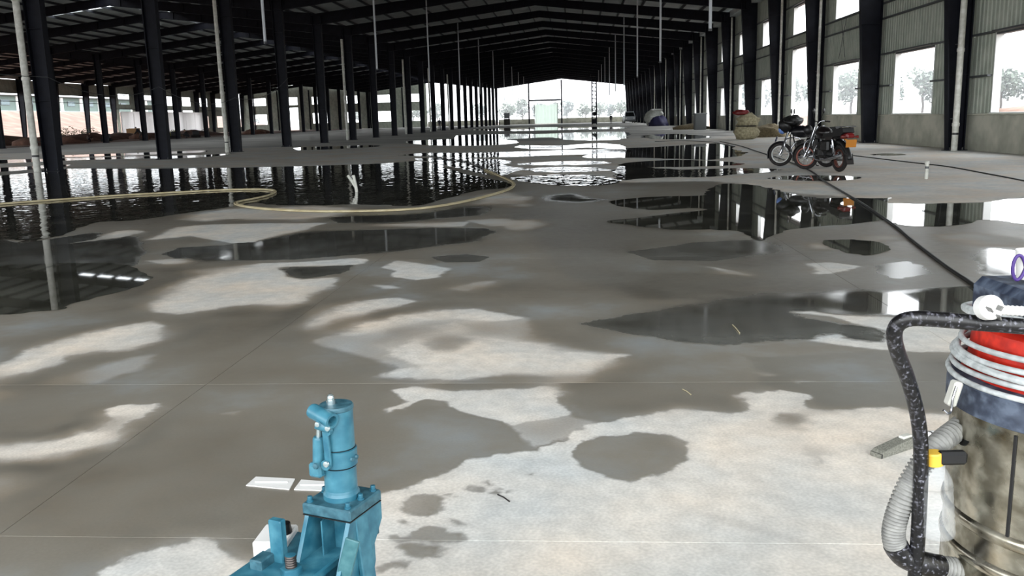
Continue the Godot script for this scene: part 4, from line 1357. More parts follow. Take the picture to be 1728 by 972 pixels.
# ---------------------------------------------------------------- the blue machine
func build_machine() -> void:
	var teal := mat_mottled(Color(0.13, 0.345, 0.42), Color(0.27, 0.48, 0.54), 0.02, 3.0, 0.36, 33, 1.4)
	var teal_dark := mat_mottled(Color(0.13, 0.28, 0.33), Color(0.23, 0.39, 0.44), 0.03, 4.0, 0.5, 35, 1.6)
	var silver := mat(Color(0.78, 0.84, 0.85), 0.25, 0.9)
	var t := thing("hydraulic_machine", "turquoise steel machine with a hand-pumped hydraulic cylinder bolted on top", "machine", Vector3(-0.5759, 0, -1.9622), -0.3446)
	var c := Vector3(0.0007, 0.6122, -0.0003)                     # middle of the plate's top
	var half := 0.0675
	var jack := Node3D.new()
	jack.name = "hydraulic_cylinder"
	t.add_child(jack)
	jack.position = c
	# barrel with its cap and foot
	obj("barrel", lathed([[0.0, 0.0], [0.044, 0.0], [0.044, 0.012], [0.0405, 0.018], [0.0392, 0.024], [0.0392, 0.214], [0.0392, 0.222]], 40), teal, jack)
	obj("cap", lathed([[0.0392, 0.2215], [0.0412, 0.2235], [0.0412, 0.230], [0.039, 0.2335], [0.0, 0.2335]], 40), teal_dark, jack)
	obj("acorn_nut", lathed([[0.011, 0.2335], [0.011, 0.244], [0.0085, 0.2445], [0.0085, 0.249], [0.0075, 0.2545], [0.004, 0.258], [0.0, 0.259]], 12), silver, jack, Vector3(-0.011, 0, 0.004))
	obj("collar", lathed([[0.0392, 0.083], [0.0432, 0.085], [0.0432, 0.124], [0.0392, 0.126]], 40), teal, jack)
	obj("seal_line", lathed([[0.0396, 0.1262], [0.0412, 0.1272], [0.0396, 0.1285]], 40), M.black, jack)
	obj("seal_line", lathed([[0.0396, 0.0802], [0.0412, 0.0814], [0.0396, 0.0826]], 40), M.black, jack)
	for a in [1.35, 1.75]:
		obj("collar_bolt", lathed([[0.0, 0.006], [0.005, 0.0055], [0.006, 0.0]], 8, aim(Vector3(sin(a), 0, cos(a)) * 0.0425 + Vector3(0, 0.104, 0), Vector3(sin(a), 0, cos(a)))), teal_dark, jack)
	# the pump beside it
	var pump := Node3D.new()
	pump.name = "hand_pump"
	t.add_child(pump)
	var pl := Vector3(-0.0319, 0.6801, 0.0405)
	var ph := Vector3(-0.0261, 0.7737, 0.038)
	obj("pump_body", lathed([[0.0, 0], [0.0165, 0.0], [0.0165, 0.002], [0.0145, 0.004], [0.0145, pl.distance_to(ph) - 0.004], [0.012, pl.distance_to(ph)], [0, pl.distance_to(ph)]], 20, aim(pl, ph - pl)), teal, pump)
	obj("piston", tubed([ph, Vector3(-0.0248, 0.7957, 0.0374)], 0.0065, 10), silver, pump)
	obj("pump_lug", boxed(Vector3(-0.0358, 0.6916, 0.0291), Vector3(0.036, 0.036, 0.05), 0.006), teal, pump)
	obj("lug_bolt", lathed([[0.0, 0.008], [0.007, 0.006], [0.008, 0.0]], 6, aim(Vector3(-0.0182, 0.7125, 0.0651), Vector3(0, 0, 1))), teal_dark, pump)
	obj("bracket", boxed((Vector3(-0.0103, 0.6927, 0.0265) + c + Vector3(0, 0.104, 0)) * 0.5, Vector3(0.05, 0.03, 0.03), 0.004), teal, pump)
	var sa := Vector3(-0.0437, 0.8345, 0.0326)
	var sb := Vector3(0.0261, 0.8228, 0.0519)
	var socket := S()
	lathe(socket, [[0.0, 0.0], [0.0175, 0.0], [0.0185, 0.003], [0.0185, sa.distance_to(sb)], [0.0125, sa.distance_to(sb)], [0.0125, sa.distance_to(sb) - 0.03], [0, sa.distance_to(sb) - 0.03]], 24, aim(sa, sb - sa))
	obj("lever_socket", socket, teal, pump)
	obj("socket_bore", lathed([[0.0118, 0.0], [0.0, 0.0005]], 16, aim(sa + (sb - sa).normalized() * (sa.distance_to(sb) - 0.028), sb - sa)), mat(Color(0.16, 0.08, 0.06), 0.8), pump)
	for pr in [[Vector3(-0.0381, 0.8005, 0.0302), Vector3(-0.0092, 0.7907, 0.0172)], [Vector3(-0.0144, 0.8138, 0.0612), Vector3(0.014, 0.8043, 0.0485)]]:
		var yoke := S()
		tube(yoke, pr, [0.011, 0.0125], 10)
		obj("yoke", yoke, teal, pump)
	for q in [Vector3(-0.0025, 0.8183, 0.0701), Vector3(0.0181, 0.8076, 0.0609)]:
		obj("pin", lathed([[0.0, 0.005], [0.006, 0.004], [0.0065, 0.0]], 10, aim(q, Vector3(0.15, 0, 1))), silver, pump)
	for fw in [0.046, 0.012]:
		var link := S()
		var la := Vector3(-0.0208, 0.7791, 0.0093)
		var lb := Vector3(-0.0284, 0.6953, 0.0127)
		var off: Vector3 = (Vector3(0.5921, 1.1396, 0.8308) - la) * fw
		box(link, (la + lb) * 0.5 + off, Vector3(0.017, la.distance_to(lb), 0.008), 0.002, Basis(Vector3.FORWARD, atan2(lb.x - la.x, la.y - lb.y) * 0.5))
		tube(link, [lb + off - Vector3(0, 0, 0.005), lb + off + Vector3(0, 0, 0.006)], 0.0125, 16)
		tube(link, [la + off - Vector3(0, 0, 0.005), la + off + Vector3(0, 0, 0.006)], 0.0115, 16)
		obj("link", link, teal, pump)
	obj("pin", lathed([[0.0, 0.006], [0.007, 0.0045], [0.0075, 0.0]], 10, aim(Vector3(0.0061, 0.7179, 0.0586), Vector3(0.1, 0, 1))), silver, pump)
	# head plate and bolts
	obj("head_plate", boxed(c + Vector3(0, -0.014, 0), Vector3(half * 2.04, 0.028, half * 2.04), 0.004), teal_dark, t)
	obj("gasket", boxed(c + Vector3(0, -0.029, 0), Vector3(half * 2.0, 0.002, half * 2.0)), M.black, t)
	for q in [[-1, 1], [-1, -0.1], [-1, -1], [1, 1], [1, 0.0], [1, -1]]:
		var bolt := S()
		lathe(bolt, [[0.0085, 0.0], [0.0085, 0.004], [0.0062, 0.0045], [0.0062, 0.013], [0.0055, 0.014], [0, 0.014]], 10)
		obj("plate_bolt", bolt, teal, t, c + Vector3(q[0] * 0.054, 0, q[1] * 0.054))
	# bracket below: back panel, block at the rear and two gussets that flare forwards
	obj("back_panel", boxed(c + Vector3(0.0, -0.135, 0.012), Vector3(0.108, 0.21, 0.008), 0.002), teal, t)
	var weld := []
	for k in 14:
		weld.append(c + Vector3(-0.042 + k * 0.0065, -0.050 - 0.003 * sin(k * 1.3), 0.018))
	obj("weld_bead", tubed(weld, 0.0035, 6), teal, t)
	obj("web_rib", boxed(c + Vector3(-0.018, -0.14, 0.04), Vector3(0.004, 0.2, 0.05), 0.001), teal, t)
	var side := PackedVector2Array([Vector2(-half, -0.03), Vector2(half, -0.03), Vector2(half, -0.075), Vector2(0.03, -0.125), Vector2(0.03, -0.17), Vector2(-0.02, -0.30), Vector2(-0.20, -0.30), Vector2(-0.20, -0.26), Vector2(-0.165, -0.235)])
	var turn := Basis(Vector3(0, 0, -1), Vector3.UP, Vector3(1, 0, 0))
	for x in [-0.056, 0.061]:
		var gs := S()
		prism(gs, side, 0.011, Transform3D(turn, c + Vector3(x, 0, 0)))
		obj("gusset", gs, teal, t)
	obj("rear_block", boxed(c + Vector3(0.0, -0.075, -0.032), Vector3(0.118, 0.088, 0.07), 0.004), teal_dark, t)
	obj("flat_bar", boxed((Vector3(0.0914, 0.5512, 0.0906) + Vector3(0.069, 0.4593, 0.1225)) * 0.5, Vector3(0.034, 0.13, 0.008), 0.002, Basis(Vector3.FORWARD, 0.32) * Basis(Vector3.UP, 0.3)), mat_mottled(Color(0.17, 0.35, 0.38), Color(0.27, 0.44, 0.46), 0.03, 4.0, 0.5, 37), t)
	obj("leg_plate", boxed(c + Vector3(0.075, -0.18, 0.02), Vector3(0.014, 0.30, 0.05), 0.003, Basis(Vector3.FORWARD, -0.10)), teal, t)
	# deck with the upright lug and the threaded stud
	var deck_y: float = (Vector3(-0.034, 0.4854, 0.1466)).y
	obj("deck", boxed(Vector3(c.x - 0.075, deck_y - 0.012, c.z + 0.11), Vector3(0.19, 0.022, 0.26), 0.004), teal, t)
	obj("upright_lug", boxed((Vector3(-0.0977, 0.5896, 0.1203) + Vector3(-0.104, 0.481, 0.1231)) * 0.5, Vector3(0.037, Vector3(-0.0977, 0.5896, 0.1203).distance_to(Vector3(-0.104, 0.481, 0.1231)), 0.022), 0.003), teal, t)
	obj("end_block", boxed(Vector3(-0.1256, 0.4624, 0.1547), Vector3(0.035, 0.09, 0.05), 0.003), teal_dark, t)
	var sp := Vector3(-0.0374, 0.4911, 0.1591)
	var thread := []
	for k in 9:
		thread.append([0.0135 if k % 2 == 0 else 0.0122, 0.012 + k * 0.0028])
	obj("threaded_stud", lathed([[0.0, 0.0], [0.0135, 0.0]] + thread + [[0.012, 0.037], [0.0, 0.0375]], 20), mat(Color(0.30, 0.28, 0.27), 0.45, 0.8), t, sp)
	obj("stud_cap", lathed([[0.0125, 0.0376], [0.0, 0.0385]], 20), teal, t, sp)
	obj("hex_nut", lathed([[0.0, -0.02], [0.026, -0.02], [0.026, 0.006], [0.022, 0.009], [0.0, 0.009]], 6), teal, t, sp)
	# chassis down to the floor, below the picture's edge
	obj("chassis", boxed(Vector3(c.x - 0.03, deck_y * 0.5 + 0.02, c.z + 0.08), Vector3(0.20, deck_y - 0.19, 0.2), 0.01), teal, t)
	for q in [[-1, -1], [1, -1], [-1, 1], [1, 1]]:
		var w := S()
		lathe(w, [[0.0, -0.02], [0.05, -0.02], [0.055, -0.015], [0.055, 0.015], [0.05, 0.02], [0.0, 0.02]], 20, aim(Vector3(c.x + q[0] * 0.15, 0.055, c.z + 0.10 + q[1] * 0.1), Vector3.RIGHT))
		obj("wheel", w, M.rubber, t)
	obj("axle", boxed(Vector3(c.x, 0.06, c.z), Vector3(0.28, 0.03, 0.03), 0.005), M.black, t)
	obj("axle", boxed(Vector3(c.x, 0.06, c.z + 0.2), Vector3(0.28, 0.03, 0.03), 0.005), M.black, t)
	# white switch box mounted behind the lug
	var bc := (Vector3(-0.1983, 0.5122, 0.0667) + Vector3(-0.164, 0.4883, -0.0363)) * 0.5
	var sbx := obj("switch_box", boxed(Vector3.ZERO, Vector3(0.085, 0.10, 0.10), 0.004, Basis(Vector3.UP, 0.35)), M.white, t, bc + Vector3(0.0, -0.05, 0.02))
	sbx.set_meta("label", "white switch box with a black knob")
	obj("knob", lathed([[0.0, 0.05], [0.019, 0.05], [0.019, 0.055], [0.016, 0.075], [0.0, 0.077]], 12), M.black, sbx, Vector3(0.02, 0, -0.01))
	obj("box_bracket", boxed(bc + Vector3(0.03, -0.12, 0.05), Vector3(0.06, 0.06, 0.16), 0.003), teal, t)


# ---------------------------------------------------------------- the vacuum cleaner
func build_vacuum() -> void:
	var steel := StandardMaterial3D.new()
	steel.albedo_texture = mottled(Color(0.52, 0.50, 0.44), Color(0.80, 0.785, 0.73), 0.02, 41, 2.0)
	steel.metallic = 1.0
	steel.roughness = 1.0
	steel.roughness_texture = mottled(Color(0.12, 0.12, 0.12), Color(0.42, 0.42, 0.42), 0.015, 43, 2.4)
	steel.uv1_triplanar = true
	steel.uv1_scale = Vector3.ONE * 3.0
	var navy := mat_mottled(Color(0.13, 0.16, 0.22), Color(0.34, 0.38, 0.44), 0.03, 3.5, 0.55, 45, 2.0)
	var black := mat_mottled(Color(0.03, 0.03, 0.04), Color(0.34, 0.34, 0.38), 0.035, 5.0, 0.35, 47, 3.2)
	black.albedo_texture = mottled(Color(0.022, 0.022, 0.03), Color(0.5, 0.5, 0.54), 0.07, 47, 5.0, 256, 5, -0.5)
	var red := mat_mottled(Color(0.62, 0.10, 0.06), Color(0.86, 0.20, 0.12), 0.03, 4.0, 0.4, 49)
	var cordm := mat_mottled(Color(0.60, 0.62, 0.62), Color(0.78, 0.80, 0.80), 0.03, 5.0, 0.5, 51)
	var hosem := mat_mottled(Color(0.40, 0.40, 0.39), Color(0.57, 0.57, 0.55), 0.03, 4.0, 0.6, 53)
	var t := thing("vacuum_cleaner", "industrial vacuum cleaner with a dirty stainless drum and black tube handle", "vacuum cleaner", Vector3(0.911, 0, -1.5731), 0.0754)
	var R := 0.222
	var y_rim: float = (Vector3(-0.2288, 0.9691, 0)).y
	var y_top: float = (Vector3(-0.2327, 1.0244, 0)).y
	var y_head: float = (Vector3(-0.2201, 1.1107, 0)).y
	var y_b1: float = (Vector3(-0.2253, 0.7666, 0)).y
	var y_b2: float = (Vector3(-0.2275, 0.7033, 0)).y
	# drum with two rolled beads
	var drum := S()
	lathe(drum, [[0.0, 0.16], [R - 0.01, 0.16], [R, 0.17], [R, y_b2 - 0.012]], 64)
	lathe(drum, [[R, y_b2 + 0.012], [R, y_b1 - 0.012]], 64)
	lathe(drum, [[R, y_b1 + 0.012], [R, y_rim]], 64)
	obj("drum", drum, steel, t)
	for y in [y_b1, y_b2]:
		obj("bead", lathed([[R, y - 0.012], [R + 0.004, y - 0.007], [R + 0.0055, y], [R + 0.004, y + 0.007], [R, y + 0.012]], 64, Transform3D.IDENTITY, true), steel, t)
	obj("drum_reflection", boxed(Vector3(sin(-1.05) * R, (y_rim + y_b1) * 0.5, cos(-1.05) * R), Vector3(0.006, y_rim - y_b1 - 0.02, 0.004), 0.001, Basis(Vector3.UP, -1.05)), M.black, t)  # thin dark reflection on the drum, modelled as a black strip
	obj("rim", lathed([[R, y_rim - 0.004], [R + 0.009, y_rim], [R + 0.009, y_top - 0.008], [R + 0.002, y_top], [R - 0.03, y_top + 0.006]], 64), navy, t)
	# the red motor head and its dark top
	obj("motor_head", lathed([[R - 0.012, y_top], [R - 0.022, y_top + 0.02], [R - 0.030, y_head], [R - 0.045, y_head + 0.012], [0.1, y_head + 0.02]], 48), red, t)
	obj("head_cover", lathed([[0.17, y_head + 0.008], [0.168, y_head + 0.03], [0.14, y_head + 0.035]], 48), navy, t)
	var yb: float = (Vector3(-0.1585, 1.1313, -0.02)).y
	var yt: float = (Vector3(-0.1634, 1.1925, -0.02)).y
	obj("motor_cover", boxed(Vector3(0.0, (yb + yt) * 0.5, 0.02), Vector3(0.375, yt - yb + 0.01, 0.2), 0.014), navy, t)
	obj("carry_pad", boxed(Vector3(0.05, yt + 0.01, 0.02), Vector3(0.19, 0.02, 0.11), 0.008), navy, t)
	# tube handle: up the left side, over the front
	var path := curve([Vector3(-0.3135, 0.4855, 0.03), Vector3(-0.3115, 0.6684, 0.04), Vector3(-0.3165, 0.8131, 0.05), Vector3(-0.3254, 0.9169, 0.06), Vector3(-0.3404, 0.9854, 0.07), Vector3(-0.3697, 1.0554, 0.09), Vector3(-0.3982, 1.1076, 0.11), Vector3(-0.4124, 1.1407, 0.125), Vector3(-0.4113, 1.1617, 0.135), Vector3(-0.3956, 1.1723, 0.145), Vector3(-0.361, 1.1727, 0.155), Vector3(-0.3033, 1.1689, 0.17), Vector3(-0.2396, 1.165, 0.185), Vector3(-0.1371, 1.1556, 0.2), Vector3(0.0086, 1.136, 0.19), Vector3(0.1141, 1.0995, 0.15), Vector3(0.2017, 1.0015, 0.1), Vector3(0.2571, 0.8348, 0.06), Vector3(0.3088, 0.4672, 0.03)], 8)
	obj("handle", tubed(path, 0.0125, 18), black, t)
	var lo: Vector3 = path[0]
	obj("handle_foot", tubed([lo, Vector3(lo.x * 0.9, lo.y - 0.04, 0.0), Vector3(-R + 0.01, lo.y - 0.06, 0.0)], 0.0125, 12), black, t)
	var hi: Vector3 = path[path.size() - 1]
	obj("handle_foot", tubed([hi, Vector3(hi.x * 0.9, hi.y - 0.04, 0.0), Vector3(R - 0.01, hi.y - 0.06, 0.0)], 0.0125, 12), black, t)
	# power cord wound round the head
	for k in 6:
		var y: float = y_top + 0.004 + k * 0.0105
		var rr: float = R + 0.006 - [0.0, 0.004, 0.002, 0.007, 0.012, 0.018][k]
		var ring := []
		for i in 61:
			var a := TAU * i / 60.0
			ring.append(Vector3(sin(a) * rr * (1.0 + 0.01 * sin(a * 2.0 + k)), y + 0.006 * sin(a + k * 1.7), cos(a) * rr))
		obj("cord_turn", tubed(ring, 0.0052, 8, false), cordm, t)
	for k in 2:
		var ring := []
		for i in 61:
			var a := TAU * i / 60.0
			ring.append(Vector3(sin(a) * (R - 0.012), y_top + 0.088 + (0.040 - 0.012 * k) * cos(a + 1.1 + 0.25 * k), cos(a) * (R - 0.010)))
		obj("cord_turn", tubed(ring, 0.0052, 8, false), cordm, t)
	# its plug hangs over the handle
	var pc := Vector3(-0.2996, 1.1976, 0.19)
	var plug := obj("plug", lathed([[0.0, -0.012], [0.017, -0.012], [0.019, -0.009], [0.019, 0.009], [0.017, 0.012], [0.0, 0.012]], 24, Transform3D(Basis(Vector3.RIGHT, PI * 0.42), Vector3.ZERO)), M.white, t, pc)
	for q in [[-0.008, 0.004, 0.6], [0.007, 0.006, -0.5], [0.006, -0.008, 0.4]]:
		obj("pin", boxed(Vector3(q[0], q[1] - 0.003, 0.018), Vector3(0.0025, 0.008, 0.014), 0.0005, Basis(Vector3.BACK, q[2])), M.alloy, plug)
	var neck := []
	for k in 12:
		neck.append(pc + Vector3(0.016 + k * 0.0035, -0.004 - k * 0.0003, 0))
	var nr := []
	for k in 12:
		nr.append(0.0085 if k % 2 == 0 else 0.0068)
	obj("plug_neck", tubed(neck, nr, 10), M.white, t)
	obj("cord_end", tubed(curve([pc + Vector3(0.05, -0.006, 0), pc + Vector3(0.12, -0.012, 0), pc + Vector3(0.2, -0.03, -0.04), pc + Vector3(0.24, -0.1, -0.10)], 5), 0.0052, 8), cordm, t)
	# latch on the left of the rim
	obj("latch_plate", boxed((Vector3(-0.2578, 1.018, 0.03) + Vector3(-0.2628, 0.9998, 0.03)) * 0.5, Vector3(0.016, 0.045, 0.02), 0.003, Basis(Vector3.BACK, -0.25)), M.pipe, t)
	obj("latch_wire", tubed(curve([Vector3(-0.2612, 1.0244, 0.04), Vector3(-0.2685, 1.0048, 0.045), Vector3(-0.2701, 0.9834, 0.045), Vector3(-0.2774, 0.9788, 0.05), Vector3(-0.2861, 0.9855, 0.05)], 5), 0.0022, 6), M.chrome, t)
	# ribbed suction hose that loops out of the drum's left side
	var hp := curve([Vector3(-0.1325, 0.9325, -0.1), Vector3(-0.2146, 0.9222, -0.03), Vector3(-0.2829, 0.9034, 0.02), Vector3(-0.3214, 0.8537, 0.03), Vector3(-0.3442, 0.791, 0.03), Vector3(-0.35, 0.7419, 0.03), Vector3(-0.3329, 0.7067, 0.03), Vector3(-0.2952, 0.6881, 0.03), Vector3(-0.2418, 0.6718, 0.02), Vector3(-0.1646, 0.6539, 0)], 34)
	var hr := []
	for i in hp.size():
		hr.append(0.0208 if i % 4 < 2 else 0.0172)
	obj("suction_hose", tubed(hp, hr, 14), hosem, t)
	var cuff := []
	for i in range(int(hp.size() * 0.6), int(hp.size() * 0.86)):
		cuff.append(hp[i])
	obj("hose_cuff", tubed(cuff, 0.0218, 14), black, t)
	obj("inlet_stub", tubed([Vector3(-0.2191, 0.922, 0), Vector3(-0.1842, 0.912, 0)], 0.022, 16), M.black, t)
	obj("drain_bracket", boxed(Vector3(-0.271, 0.9023, 0.06), Vector3(0.05, 0.024, 0.02), 0.005), M.black, t)
	# undercarriage
	for q in [[-0.16, 0.12], [0.16, 0.12], [-0.16, -0.12], [0.16, -0.12]]:
		var w := S()
		lathe(w, [[0.0, -0.016], [0.045, -0.016], [0.05, -0.01], [0.05, 0.01], [0.045, 0.016], [0.0, 0.016]], 18, aim(Vector3(q[0], 0.05, q[1]), Vector3.RIGHT))
		obj("castor", w, M.rubber, t)
		obj("castor_fork", boxed(Vector3(q[0], 0.12, q[1]), Vector3(0.045, 0.08, 0.05), 0.004), black, t)
	obj("base_ring", lathed([[R - 0.02, 0.14], [R + 0.012, 0.145], [R + 0.012, 0.165], [R - 0.02, 0.17]], 48), black, t)
	# clear plastic bottle hung on the handle side, standing apart from the drum
	var clear := mat(Color(0.93, 0.95, 0.96, 0.1), 0.08)
	clear.metallic_specular = 0.22
	clear.transparency = BaseMaterial3D.TRANSPARENCY_ALPHA
	var bb := Vector3(-0.2814, 0.7525, 0.055)
	var bt := Vector3(-0.298, 0.8945, 0.055)
	var L := bb.distance_to(bt)
	var world := Transform3D(Basis(Vector3.UP, 0.0754), Vector3(0.911, 0, -1.5731))
	var bo := thing("plastic_bottle", "empty clear plastic bottle with a yellow cap hung beside the vacuum drum", "bottle", world * bb, 0.0754)
	var prof := [[0.0, 0.004], [0.020, 0.0], [0.027, 0.004]]
	for k in 12:
		prof.append([0.0282 if k % 2 == 0 else 0.0268, 0.012 + L * 0.60 * k / 11.0])
	prof += [[0.0285, L * 0.68], [0.026, L * 0.78], [0.018, L * 0.90], [0.0125, L * 0.95], [0.0125, L]]
	var lean := aim(Vector3.ZERO, bt - bb)
	obj("bottle_body", lathed(prof, 28, lean, true), clear, bo)
	obj("yellow_cap", lathed([[0.0, L - 0.006], [0.0145, L - 0.006], [0.0148, L + 0.014], [0.013, L + 0.017], [0.0, L + 0.017]], 20, lean), mat(Color(0.80, 0.64, 0.22), 0.5), bo)
	obj("strap", tubed(curve([lean * Vector3(0.013, L - 0.012, 0), Vector3(-0.2769, 0.8981, 0.06) - bb, Vector3(-0.2623, 0.9022, 0.055) - bb], 4), 0.004, 6), M.black, bo)
	# something with a purple cord stands on the motor cover
	var pu := thing("white_cup", "white cup with a purple cord loop on top of the vacuum cleaner", "cup", world * (Vector3(-0.1398, 1.2076, 0.02)), 0.0754)
	obj("cup", lathed([[0.0, 0.0], [0.019, 0.0], [0.024, 0.05], [0.0225, 0.05], [0.018, 0.004], [0.0, 0.004]], 20), M.white, pu)
	var loop := []
	for i in 25:
		var a := TAU * i / 24.0
		loop.append(Vector3(-0.021 - 0.010 * sin(a * 0.5) + 0.006 * cos(a), 0.022 + 0.021 * sin(a), 0.014))
	obj("purple_cord", tubed(loop, 0.003, 7, false), mat(Color(0.24, 0.15, 0.42), 0.6), pu)
	# floor tool lying behind the handle
	var na := Vector3(1.297, 0, -3.745)
	var nb := Vector3(1.5, 0, -3.887)
	var dir := (nb - na).normalized()
	var fb := Basis(dir, Vector3.UP, dir.cross(Vector3.UP))
	var ft := thing("floor_nozzle", "dusty grey vacuum floor nozzle lying on the dry concrete", "nozzle", na, 0.0)
	var nzl := S()
	var nl := na.distance_to(nb) * 1.15
	var prf := PackedVector2Array([Vector2(0, 0.0), Vector2(nl, 0.0), Vector2(nl, 0.035), Vector2(nl * 0.75, 0.05), Vector2(0.02, 0.03), Vector2(0, 0.018)])
	prism(nzl, prf, 0.055, Transform3D(fb, Vector3(0, 0.002, 0)))
	obj("nozzle_body", nzl, mat_mottled(Color(0.34, 0.34, 0.31), Color(0.52, 0.52, 0.48), 0.05, 6.0, 0.8, 57), ft)
	obj("nozzle_lip", boxed(fb * Vector3(0.004, 0.012, 0), Vector3(0.006, 0.02, 0.06), 0.001, fb), M.black, ft)
	obj("clip", boxed(fb * Vector3(nl * 0.7, 0.055, 0), Vector3(0.06, 0.012, 0.03), 0.003, fb), M.pipe, ft)
	var e := Vector3(1.611, 0, -3.924) - na
	obj("white_cuff", tubed([fb * Vector3(nl * 0.95, 0.028, 0), e + Vector3(0, 0.03, 0)], [0.024, 0.028], 16), M.white, ft)
	obj("cuff_ring", lathed([[0.028, -0.004], [0.03, 0.0], [0.028, 0.004]], 16, aim(e * 0.93 + Vector3(0, 0.03, 0), e)), M.black, ft)
	obj("wand_end", tubed([e + Vector3(0, 0.03, 0), e * 1.4 + Vector3(0.02, 0.03, -0.04)], 0.022, 14), hosem, ft)


# ---------------------------------------------------------------- motorcycles
func wheel(parent: Node3D, called: String, c: Vector3, rad: float, wide: float, rim: Material, b := Basis.IDENTITY) -> void:
	# a spoked wheel turning about its own z
	var w := Node3D.new()
	w.name = called
	parent.add_child(w, true)
	w.transform = Transform3D(b * Basis(Vector3.RIGHT, PI / 2), c)
	var ty := []
	for k in 13:
		var a := TAU * k / 12.0
		ty.append([rad - wide * 0.5 + cos(a) * wide * 0.5, -sin(a) * wide * 0.5])
	ty.reverse()
	obj("tyre", lathed(ty, 30, Transform3D.IDENTITY, true), M.rubber, w)
	obj("rim", lathed([[rad - wide * 1.25, -0.03], [rad - wide * 0.95, -0.03], [rad - wide * 0.95, 0.03], [rad - wide * 1.25, 0.03], [rad - wide * 1.25, -0.03]], 30), rim, w)
	obj("hub", lathed([[0.0, -0.07], [0.05, -0.07], [0.06, -0.03], [0.06, 0.03], [0.05, 0.07], [0.0, 0.07]], 14), M.alloy, w)
	var sp := S()
	for k in 14:
		var a := TAU * k / 14.0
		var a2 := a + (0.35 if k % 2 == 0 else -0.35)
		tube(sp, [Vector3(cos(a2) * 0.05, 0.04 if k % 2 == 0 else -0.04, sin(a2) * 0.05), Vector3(cos(a) * (rad - wide * 1.2), 0, sin(a) * (rad - wide * 1.2))], 0.0035, 4, false)
	obj("spokes", sp, M.chrome, w)


